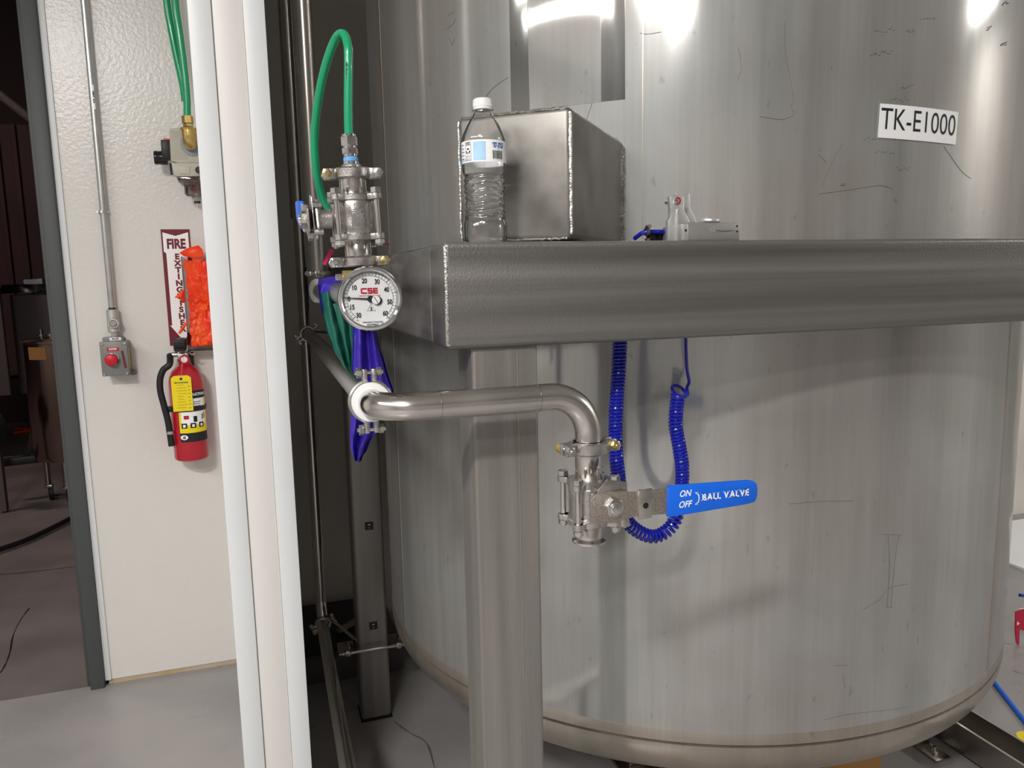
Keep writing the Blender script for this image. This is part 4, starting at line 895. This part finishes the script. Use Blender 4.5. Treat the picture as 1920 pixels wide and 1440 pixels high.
# loose ends poking out
def flap(pts, y, nm, lb_, th=.004):
    b = MB(); P = [atY(a, c, y+random.uniform(-.004, .004)) for a, c in pts]; cen = sum(P, Vector())/len(P); n_ = len(P)
    F_ = [p+Vector((0, -th*.3, 0)) for p in P]+[p+Vector((0, th*.7, 0)) for p in P]+[cen+Vector((0, -th*1.6, 0)), cen+Vector((0, th, 0))]
    b.add(F_, [[i, (i+1) % n_, 2*n_] for i in range(n_)]+[[n_+(i+1) % n_, n_+i, 2*n_+1] for i in range(n_)]+[[i, n_+i, n_+(i+1) % n_, (i+1) % n_] for i in range(n_)])
    return tag(b.build(nm, 'orange', smooth=50), lb_, 'bag')
flap([(336, 474), (352, 465), (372, 460), (380, 468), (382, 482), (362, 484), (344, 480)], 2.815, 'orange_bag', 'orange bag tip flopping out of the holder top', th=.012)
flap([(327, 558), (336, 549), (346, 541), (347, 568), (341, 568), (340, 560)], 2.775, 'orange_bag', 'orange bag point sticking out of the left of the holder', th=.006)
flap([(334, 624), (340, 614), (351, 600), (352, 606), (344, 618), (338, 627)], 2.775, 'orange_bag', 'thin orange strip hanging over the sign letter R', th=.004)
# fire extinguisher
EX = Vector((atY(356, 800, 2.81).x, 2.805, atY(357, 861, 2.80).z)); top_ = atY(347, 690, 2.80).z-EX.z
ex = thing('fire_extinguisher', 'red fire extinguisher with yellow tag hung on the white wall', 'extinguisher', EX)
ER = .056; H1 = atY(350, 700, 2.80).z-EX.z
MB().lathe([(.001, .004), (.035, .004), (.050, .002), (.0545, .006), (ER, .014), (ER, H1-.030), (.053, H1-.012), (.044, H1+.008), (.031, H1+.022), (.021, H1+.030), (.0185, H1+.046), (.001, H1+.046)], EX, seg=48).build('cylinder', 'red', ex)
vz = EX.z+H1+.046; ex_x = EX.x-.003
MB().box((ex_x, EX.y, vz+.012), (.034, .034, .028), bev=.006).cyl((ex_x, EX.y, vz-.004), (ex_x, EX.y, vz+.004), .021, seg=24).build('valve_head', 'cast', ex)
gg = MB().cyl((ex_x+.006, EX.y-.020, vz+.004), (ex_x+.006, EX.y-.034, vz+.004), .0155, seg=24, bev=.002).build('gauge', 'red2', ex)
MB().cyl((ex_x+.006, EX.y-.0342, vz+.004), (ex_x+.006, EX.y-.0348, vz+.004), .010, seg=20).build('gauge_face', 'dial', gg)
MB().box((ex_x-.004, EX.y-.01, vz+.044), (.032, .080, .006), rot=(.2, 0, 0), bev=.002).box((ex_x-.006, EX.y-.006, vz+.052), (.038, .050, .040), rot=(.15, 0, 0), bev=.006).build('handle', 'black', ex)
MB().tube(smoothpath([(ex_x+.018, EX.y-.012, vz+.030), (ex_x+.028, EX.y-.018, vz+.018), (ex_x+.038, EX.y-.014, vz+.022)], 5), .0025, 8).build('pin', 'chrome', ex)
MB().cyl((ex_x-.016, EX.y-.006, vz+.020), (ex_x-.044, EX.y-.006, vz+.018), .0085, seg=16).build('hose_ferrule', 'cast', ex)
ey = 2.77; hq = [(ex_x-.040, EX.y-.006, vz+.018)] + [tuple(atY(a, b, ey)) for a, b in ((318, 683), (306, 694), (300, 712), (301, 735), (308, 762), (315, 790), (319, 815), (322, 836))]
MB().tube(smoothpath(hq, 8), .0105, 16).build('hose', 'black', ex)
p_ = atY(319.5, 811, ey); MB().cyl(p_+Vector((0, 0, -.005)), p_+Vector((0, 0, .005)), .0120, seg=18).build('hose_band', 'cast', ex)
zb2 = atY(350, 768, 2.75).z; MB().lathe([(ER, -.008), (ER+.0025, -.008), (ER+.0025, .008), (ER, .008), (ER, -.008)], (EX.x, EX.y, zb2), seg=40).box((EX.x-.060, 2.785, zb2), (.030, .030, .018), bev=.004).build('strap', 'black', ex)
MB().span((EX.x-.025, EX.y+ER-.004, EX.z+.05), (EX.x+.025, 2.869, vz+.02), bev=.002).build('wall_bracket', 'black', ex)
ca = math.atan2(-EX.y, -EX.x)+math.radians(10)
def efn(x, z, d=0): a = ca+x/ER; return Vector((EX.x+(ER+.0007+d)*math.cos(a), EX.y+(ER+.0007+d)*math.sin(a), z))
Z = lambda py: atY(355, py, 2.75).z
def eband(x0, x1, p0, p1, m, nm, par, d=0): b = MB(); quad(b, lambda x, z: efn(x, z, d), x0, Z(p0), x1, Z(p1), 14); return b.build(nm, m, par)
lab = eband(-.042, .058, 829, 733, 'yellow', 'label', ex)
eband(-.042, .058, 829, 812, 'ink', 'label_black_band', lab, .0003)
eband(-.042, .058, 748, 733, 'ink', 'label_top_band', lab, .0003)
eband(-.034, .050, 797, 748, 'paper', 'label_white_field', lab, .0003)
b = MB(); fe = lambda d: (lambda x, z: efn(x, z, d))
put_text(b, 'INSTRUCTIONS', .0125, fe(.0006), at=(.018, Z(740.5)), bold=.0004, sx=.8)
b.build('label_white_print', 'paper', lab)
b = MB()
for k, x in enumerate((-.026, .002, .030)): quad(b, fe(.0006), x-.009, Z(803), x+.009, Z(793.5), 3)
for k in range(4): quad(b, fe(.0006), -.028, Z(754+k*4), .040-random.uniform(0, .012), Z(755.2+k*4), 6)
for (x, y, w_) in ((.036, 783, .004), (.044, 781, .004), (.010, 786, .012)): quad(b, fe(.0006), x-w_/2, Z(y+6), x+w_/2, Z(y-5), 2)
b.build('label_black_print', 'ink', lab)
b = MB(); quad(b, fe(.0008), -.026, Z(786), -.010, Z(779), 4); b.build('label_red_print', 'ink_red', lab)
for x in (-.026, .002, .030):
    b = MB(); quad(b, fe(.0009), x-.004, Z(801), x+.004, Z(796), 2); b.build('pictogram', 'paper', lab)
b = MB()
vs = [efn(-.029+.012*math.cos(t), Z(820)+.0085*math.sin(t), .0009) for t in np.linspace(0, 2*PI, 20)[:-1]]; b.add(vs, [list(range(19))]); b.build('fire_emblem', 'paper', lab)
b = MB(); quad(b, fe(.0012), -.033, Z(822.5), -.029, Z(818), 2); b.build('emblem_red', 'ink_red', lab)
b = MB(); quad(b, fe(.0012), -.028, Z(823), -.025, Z(817), 2); b.build('emblem_black', 'ink', lab)
yt = EX.y-ER-.006; T0, T1 = atY(325.5, 705, yt), atY(359.5, 770, yt); cxs = (T0.x+T1.x)/2-.002
tg_ = MB(); tw = .031; th_ = T0.z-T1.z
tg_.prism([(-tw, -th_/2), (tw, -th_/2), (tw, th_/2-.008), (tw-.010, th_/2), (-tw+.010, th_/2), (-tw, th_/2-.008)], (cxs, yt, (T0.z+T1.z)/2), (1, 0, 0), (0, 0, 1), (0, .0008, 0))
tgo = tg_.build('inspection_tag', 'yellow', ex, label='yellow inspection tag')
b = MB(); cz_ = (T0.z+T1.z)/2; ff = lambda x, y: Vector((cxs+x, yt-.0004, cz_+y))
put_text(b, 'FIRE EXTINGUISHER', .0065, ff, at=(0, .036), bold=.0002, sx=.75)
for k in range(9): quad(b, ff, -.020+random.uniform(0, .008), .028-k*.0095, .014-random.uniform(0, .010), .0288-k*.0095)
for k in range(7): quad(b, ff, .018, .022-k*.012, .026, .0232-k*.012)
b.lathe([(0, 0), (.0045, 0), (.0045, .0002), (0, .0002)], (cxs, yt-.0003, cz_+.049), (0, -1, 0), seg=14)
b.build('tag_print', 'ink', tgo)
MB().tube(smoothpath([(cxs, yt-.0006, cz_+.049), (ex_x+.002, yt-.002, vz-.01), (ex_x+.004, EX.y-.036, vz+.02)], 6), .0006, 5).build('tag_wire', 'tube', ex)
# air regulator unit
ry = 2.76
ru = thing('air_filter_regulator', 'beige air filter regulator with brass elbow beside the white pillar', 'regulator', atY(350, 300, ry))
def rp(mb, pts, y, dep, bev): return pxpoly(mb, pts, y, dep, bev)
rp(MB(), [(317, 242), (321, 240), (392, 240), (392, 306), (335, 306), (320, 302)], ry, .10, .004).build('upper_body', 'beige', ru)
rb = MB()
for k in range(20): a = atY(319+k*.15, 245+k*2.75, ry-.001); b_ = atY(338, 245+k*2.75, ry-.001); rb.span((a.x, ry-.0015, a.z-.0009), (b_.x+.02, ry+.001, a.z+.0009))
rb.build('grip_ribs', 'beige', ru)
rp(MB(), [(321, 303), (326, 305), (395, 306), (395, 330), (330, 331), (325, 326)], ry-.003, .095, .003).build('lower_body', 'beige', ru)
rp(MB(), [(335, 311.5), (356, 312), (355.5, 327), (336, 326)], ry-.0055, .004, .0008).build('raised_label', 'beige', ru)
rp(MB(), [(330, 331), (392, 331), (392, 345), (344, 348), (335, 341)], ry+.004, .08, .003).build('bowl_collar', 'smoke', ru)
bp_ = atY(366, 345, ry+.02); MB().lathe([(.036, .010), (.036, -.030), (.030, -.038), (.001, -.040)], (bp_.x, ry+.040, bp_.z), seg=32).build('bowl', 'smoke', ru)
MB().cyl((bp_.x+.002, ry+.040, bp_.z-.018), (bp_.x+.002, ry+.040, bp_.z+.006), .024, seg=20).build('float', 'red_part', ru)
MB().lathe([(.016, -.030), (.016, -.044), (.010, -.050), (.0085, -.054), (.001, -.054)], (bp_.x+.001, ry+.040, bp_.z), seg=24).build('drain', 'cast_grey', ru)
MB().cyl((bp_.x+.001, ry+.040, bp_.z-.060), (bp_.x+.001, ry+.040, bp_.z-.054), .0105, seg=20).build('seal_ring', 'black', ru)
MB().cyl((bp_.x+.001, ry+.040, bp_.z-.074), (bp_.x+.001, ry+.040, bp_.z-.058), .0045, seg=12).build('drain_tip', 'tube', ru)
fp = atY(359, 270, ry-.006); MB().cyl((fp.x, ry-.007, fp.z), (fp.x, ry, fp.z), .037, seg=40, bev=.002).build('port_flange', 'beige', ru)
MB().cyl((fp.x, ry-.010, fp.z), (fp.x, ry-.006, fp.z), .034, seg=40, bev=.001).hex((fp.x, ry-.018, fp.z), (fp.x, ry-.009, fp.z), .025).build('port_ring', 'grey_plastic', ru)
el = MB(); e0_ = Vector((fp.x-.002, ry-.015, fp.z)); e1_ = atY(353, 240, ry-.05)
el.tube(bend((e0_.x, e0_.y+.01, e0_.z), (e0_.x, ry-.045, e0_.z), (e1_.x+.002, ry-.045, e1_.z+.05), .020, 8) + [(e1_.x, ry-.045, e1_.z)], .0225, 20)
el.lathe([(.0, -.002), (.0255, -.002), (.0265, .001), (.0255, .004), (0, .004)], (e1_.x, ry-.045, e1_.z-.004), seg=24).build('brass_elbow', 'brass', ru)
MB().hex((e1_.x, ry-.045, e1_.z+.003), (e1_.x, ry-.045, e1_.z+.014), .0155, roll=.3).hex((e1_.x, ry-.045, e1_.z+.014), (e1_.x-.001, ry-.045, e1_.z+.038), .0175, roll=.1).build('brass_nut', 'brass', ru)
kb = atY(302, 296, ry+.04); kx = atY(317, 296, ry+.04).x
MB().lathe([(.001, 0), (.021, .001), (.0225, .006), (.021, .012), (.0225, .026), (.0225, .040), (.001, .040)], (atY(289, 296, ry+.04).x, ry+.04, kb.z), (1, 0, 0), seg=24).build('knob', 'black_gloss', ru)
b_ = atY(310, 281, ry+.03); MB().box((b_.x+.004, ry+.04, b_.z), (.030, .050, .060), bev=.004).build('knob_block', 'black', ru)
b_ = atY(311, 262, ry+.03); MB().box((b_.x+.002, ry+.04, b_.z), (.020, .020, .010), bev=.004).build('orange_tab', 'orange2', ru)
MB().tube([atY(319, 306, ry-.002), atY(322, 328, ry-.002)], .003, 8).build('side_clip', 'black', ru)
b_ = atY(373, 319, ry-.01); MB().cyl((b_.x, ry-.012, b_.z), (b_.x, ry-.002, b_.z), .0145, seg=24, bev=.002).build('button_ring', 'beige', ru)
MB().cyl((b_.x, ry-.016, b_.z), (b_.x, ry-.010, b_.z), .0110, seg=24, bev=.002).build('button', 'black', ru)
m_ = MB(); b_ = atY(361, 299, ry-.001); put_text(m_, 'OUT', .013, lambda x, y: Vector((b_.x+x, ry-.0012, b_.z+y)), bold=.0004); m_.build('cast_lettering', 'alu_dark', ru)
ghs = (('glossy green hose entering the brass elbow, right strand', [(352, 219), (350, 180), (344, 120), (336, 60), (330, 20), (326, -30), (322, -90)]), ('glossy green hose behind, left strand of the two', [(347, 190), (343, 160), (332, 110), (322, 60), (315, 20), (309, -30), (303, -90)]))
for i, (lb_, pts) in enumerate(ghs):
    yb = e1_.y*0+ry-.045+(i*.026)
    P = [atY(a, b, yb) for a, b in pts]
    if i == 0: P[0] = Vector((e1_.x-.001, ry-.045, e1_.z+.036))
    tag(MB().tube(smoothpath(P, 6), .0112, 16).build('green_hose', 'green_hose'), lb_, 'hose', 'green hoses above the regulator')

# ================================================================== WORKSHOP THINGS (dim, through the doorway)
vs_y = 5.7
vc = atY(98, 750, vs_y); vb = atY(98, 868, vs_y-.2).z; vt = atY(92, 636, vs_y).z
ve = thing('steel_vessel', 'tall slim steel vessel on casters seen through the dark doorway', 'vessel', (vc.x, vs_y, 0))
VR = .235; vxc = atY(47, 700, vs_y).x+VR+.004
MB().lathe([(.001, vb-.02), (VR*.6, vb-.015), (VR*.93, vb), (VR, vb+.03), (VR, vt-.03), (VR*.98, vt-.004), (VR*.9, vt+.008), (.001, vt+.022)], (vxc, vs_y, 0), seg=48).build('shell', 'vessel_dim', ve)
MB().lathe([(VR+.001, vt-.016), (VR+.007, vt-.012), (VR+.007, vt-.004), (VR+.001, vt)], (vxc, vs_y, 0), seg=48).build('rim', 'tube', ve)
for dx, h_ in ((-.11, .07), (-.06, .04), (-.02, .06), (.04, .05), (.09, .05)): MB().cyl((vxc+dx, vs_y-.05, vt), (vxc+dx, vs_y-.05, vt+h_), .012, seg=10).cyl((vxc+dx, vs_y-.05, vt+.025), (vxc+dx, vs_y-.05, vt+.035), .024, seg=12).build('lid_fitting', 'tube_dark', ve)
lb2 = math.atan2(-vs_y, -vxc); b = MB()
vs = []; fs = []
for i in range(7):
    a = lb2-.98+i*.09; vs += [Vector((vxc+(VR+.001)*math.cos(a), vs_y+(VR+.001)*math.sin(a), z)) for z in (vt-.115, vt-.035)]
    if i: fs.append([2*i-2, 2*i, 2*i+1, 2*i-1])
b.add(vs, fs).build('sticker', 'card', ve)  # white label in cardboard brown, its dimness put into the colour
for a in (200, 260, 330, 30):
    x, y = vxc+VR*.72*math.cos(math.radians(a)), vs_y+VR*.72*math.sin(math.radians(a))
    lg = MB().cyl((x, y, .10), (x, y, vb+.01), .018, seg=12).build('leg', 'tube_dark', ve)
    MB().lathe([(.001, -.014), (.040, -.014), (.045, -.010), (.045, .010), (.040, .014), (.001, .014)], (x+.01, y, .047), (1, .3, 0), seg=20).build('caster_wheel', 'black', lg)
    MB().box((x, y, .095), (.05, .04, .016), bev=.003).build('caster_fork', 'tube_dark', lg)
MB().box((vxc-.24, vs_y-.02, vb+.0), (.34, .05, .05), rot=(0, 0, .2), bev=.006).build('push_bar', 'black', ve)
MB().box((vxc-.22, vs_y, vb+.09), (.26, .03, .03), rot=(0, -.8, 0), bev=.004).build('brace', 'black', ve)
cx0 = atY(8, 500, 7.4); cb1 = atY(60, 775, 7.4)
cabn = thing('grey_cabinet', 'dim grey cabinet on splayed legs behind the steel vessel', 'cabinet', (-2.0, 7.7, 0))
ca0 = atY(17, 553, 7.4); ca1 = atY(20, 740, 7.4)
MB().span((ca0.x, 7.4, ca1.z), (-1.30, 8.0, ca0.z), bev=.01).build('body', 'dark_box', cabn)
for x in (ca0.x+.08, -1.5): MB().box((x-.02, 7.5, ca1.z/2), (.03, .03, ca1.z), rot=(0, .25, 0)).box((x+.12, 7.5, ca1.z/2), (.03, .03, ca1.z+.02), rot=(0, -.5, 0)).build('leg', 'maroon', cabn)
bb_ = thing('black_tarp', 'black plastic sheet crumpled on top of the grey cabinet', 'tarp', (-2.1, 7.5, ca0.z))
crumple((ca0.x-.06, 7.35, ca0.z+.014), (-1.5, 7.8, ca0.z+.085), 'folded_sheet', 'black_gloss', bb_, amp=.02, fr=7, n=14)
wq = atY(52, 535, 7.35); crumple((wq.x-.06, 7.45, ca0.z+.07), (wq.x+.09, 7.6, ca0.z+.13), 'paper_scrap', 'paper', bb_, amp=.012, fr=12, n=6)
l0 = atY(-10, 740, 6.9); l1 = atY(14, 480, 6.9)
pn = tag(MB().span((l0.x-.9, 6.95, l0.z-.02), (atY(12, 700, 6.9).x, 7.0, l1.z+.75), bev=.01).build('leaning_panel', 'dark_box'), 'dim flat panel standing at the far left of the dark room', 'panel')
wh = thing('cart_wheel', 'black wheel at the very left edge in the dark room', 'wheel', atY(-12, 800, 5.4))
wc = atY(-14, 805, 5.4); MB().lathe([(.05, -.03), (.10, -.035), (.125, -.02), (.125, .02), (.10, .035), (.05, .03), (.05, -.03)], wc, (1, .9, 0), seg=32).build('tyre', 'black', wh)
MB().cyl(wc+Vector((-.02, -.018, 0)), wc+Vector((.02, .018, 0)), .052, seg=20).build('hub', 'dark_box', wh)
MB().box(wc+Vector((0, .04, -wc.z/2+.005)), (.04, .05, wc.z-.01)).build('stand', 'dark_box', wh)
tag(MB().tube(smoothpath([atZ(-420, 1100, .02), atZ(-200, 1085, .02), atZ(-60, 1048, .02), atZ(0, 1030, .02), atZ(60, 1008, .02), atZ(140, 968, .02), atZ(165, 952, .02)], 6), .014, 10).build('black_cable', 'black'), 'thick black cable lying across the dark workshop floor', 'cable')
tag(MB().tube(smoothpath([atZ(25, 812, .008), atZ(60, 806, .008), atZ(30, 803, .008)], 6), .012, 8).build('orange_cable', 'orange2'), 'orange cord on the floor left of the steel vessel', 'cord')
d0, d1 = atY(-30, 155, 6.5), atY(60, 225, 6.5)
tag(MB().tube([d0-(d1-d0)*3.2, d0, d1, d1+(d1-d0)*2.2], .03, 10).build('roof_brace', 'dark_box'), 'dark slanting brace high up in the dark room', 'brace')
fs2 = [atZ(-40, 1315, .001), atZ(170, 1284, .001)]
# floor cracks and stains
ck = MB()
def crack(pts, w_=.0018, z=.0006):
    q = smoothpath([atZ(a, b, z) for a, b in pts], 4); vs = []; fs = []
    for i, p in enumerate(q):
        t = (q[min(i+1, len(q)-1)]-q[max(i-1, 0)]).normalized(); nn = Vector((-t.y, t.x, 0)); ww = w_*random.uniform(.3, 1.2); vs += [p-nn*ww, p+nn*ww]
        if i: fs.append([2*i-2, 2*i-1, 2*i+1, 2*i])
    ck.add(vs, fs)
crack([(738, 1352), (770, 1375), (800, 1393), (815, 1440), (825, 1470)], .003); crack([(1768, 1382), (1785, 1390), (1810, 1396)], .003); crack([(1898, 1256), (1912, 1262), (1925, 1264)], .002)
ck.build('floor_cracks', 'scratch', bpy.data.objects['floor'], kind='stuff')
ck = MB()
for pts in ([(55, 1140), (40, 1160), (25, 1190), (18, 1225), (5, 1255), (-10, 1270)], [(-10, 1078), (60, 1072), (140, 1062)]): crack(pts, .003, -.0012)
ck.build('floor_cracks', 'black', bpy.data.objects['floor_workshop'], kind='stuff')

# ================================================================== UNDER AND RIGHT OF THE TANK
rail = thing('base_rail', 'dark steel channel rail on the floor at lower right', 'rail', (1.9, 1.5, 0))
pa_ = atZ(1870, 1375, .11); rx = pa_.x
MB().span((rx-.05, .9, .02), (rx+.05, 2.6, .03)).span((rx-.05, .9, .03), (rx-.042, 2.6, .10)).span((rx+.042, .9, .03), (rx+.05, 2.6, .10)).build('channel', 'tube_dark', rail)
MB().span((rx-.045, .95, 0), (rx+.045, 1.0, .02)).span((rx-.045, 2.45, 0), (rx+.045, 2.5, .02)).build('shim', 'tube_dark', rail)
for i, (px, py) in enumerate(((1745, 1410), (1818, 1378))):
    p = atZ(px, py, .0)
    br = thing('floor_bracket', ['small angle bracket bolted to the floor under the tank', 'small angle bracket bolted beside the channel rail'][i], 'bracket', p, group='floor angle brackets')
    MB().span((p.x-.028, p.y-.045, 0), (p.x+.028, p.y+.035, .006), bev=.001).build('foot', 'tube_dark', br)
    MB().span((p.x-.028, p.y+.029, .006), (p.x+.028, p.y+.035, .20), bev=.001).build('upright', 'tube_dark', br)
    bo = MB().hex((p.x, p.y-.012, .006), (p.x, p.y-.012, .014), .010).build('bolt', 'tube', br)
    MB().cyl((p.x, p.y-.012, .014), (p.x, p.y-.012, .026), .005, seg=10).build('stud', 'tube', bo)
b0 = atY(1545, 1430, 1.45); b1_ = atY(1652, 1430, 1.45)
bxo = thing('cardboard_box', 'brown cardboard box on the floor under the tank', 'box', (b0.x+.05, 1.5, 0))
MB().span((b0.x, 1.45, 0), (b1_.x, 1.75, .30), bev=.002).build('carton', 'card', bxo)
MB().span((b0.x-.0015, 1.452, .002), (b0.x, 1.748, .298)).build('shaded_side', 'card_shaded', bxo)  # thin darker sheet, paints the left side of the carton as shaded
MB().span((b0.x-.085, 1.50, 0), (b0.x-.004, 1.75, .29), bev=.003).build('shaded_side_block', 'card_shaded', bxo)  # block in the same shaded brown, stands for the box's dark side
ss = tag(MB().cyl(atY(1262, 1430, 1.5), atZ(1300, 1500, .01), .012, seg=14).build('thin_rod', 'tube_dark'), 'thin dark rod leaning under the tank centre', 'rod')
tag(MB().tube(smoothpath([atZ(1850, 1262, .006), atZ(1880, 1300, .006), atZ(1905, 1332, .006), atZ(1935, 1370, .006)], 6), .0075, 12).build('blue_hose', 'blue_grip'), 'bright blue hose lying on the floor at lower right', 'hose')
tag(MB().lathe([(.001, 0), (.055, 0), (.055, .004), (.035, .008), (.03, .05), (.001, .05)], atZ(1926, 1412, 0), seg=24).build('floor_stopper', 'yellow'), 'yellow round object at the lower right edge', 'stopper')
# right-hand background: table, red tag, cord
tb = thing('side_table', 'white topped table just visible right of the tank', 'table', (3.9, 2.9, 0))
t0 = atY(1915, 1060, 2.55)
MB().span((t0.x-.02, 2.5, t0.z-.03), (t0.x+.9, 3.05, t0.z), bev=.004).build('top', 'paper', tb)
MB().span((t0.x-.02, 2.5, t0.z-.17), (t0.x+.9, 3.05, t0.z-.11), bev=.004).build('shelf', 'paper', tb)
for x in (t0.x+.05, t0.x+.82):
    for y in (2.54, 2.98): MB().span((x-.02, y-.02, 0), (x+.02, y+.02, t0.z-.03)).build('leg', 'dark_box', tb)
rt = thing('lockout_tag', 'red tag hanging at the right edge beside the tank', 'tag', atY(1914, 1180, 2.0))
b = MB(); P = [(1905, 1148), (1925, 1140), (1925, 1185), (1912, 1180), (1911, 1212), (1906, 1205), (1904, 1182)]
b.prism([(lambda p: (p.x, p.z))(atY(a, c, 2.0)) for a, c in P], (0, 2.0, 0), (1, 0, 0), (0, 0, 1), (0, .004, 0)); b.build('plate', 'red_tag', rt)
MB().add([atY(a, c, 1.998) for a, c in ((1907, 1165), (1912, 1169), (1907, 1173))], [[0, 1, 2]]).build('white_mark', 'paper', rt)
MB().tube(smoothpath([atY(1902, 1147, 2.0), atY(1912, 1142, 2.0), atY(1930, 1140, 2.0)], 4), .003, 6).build('hook', 'tube', rt)
tag(MB().tube(smoothpath([atY(1912, 1116, 1.98), atY(1930, 1119, 1.98), atY(1990, 1130, 2.0), atY(2040, 1150, 2.0)], 5), .006, 8).build('blue_cable', 'blue_hose'), 'dark blue cord beside the red tag', 'cord')
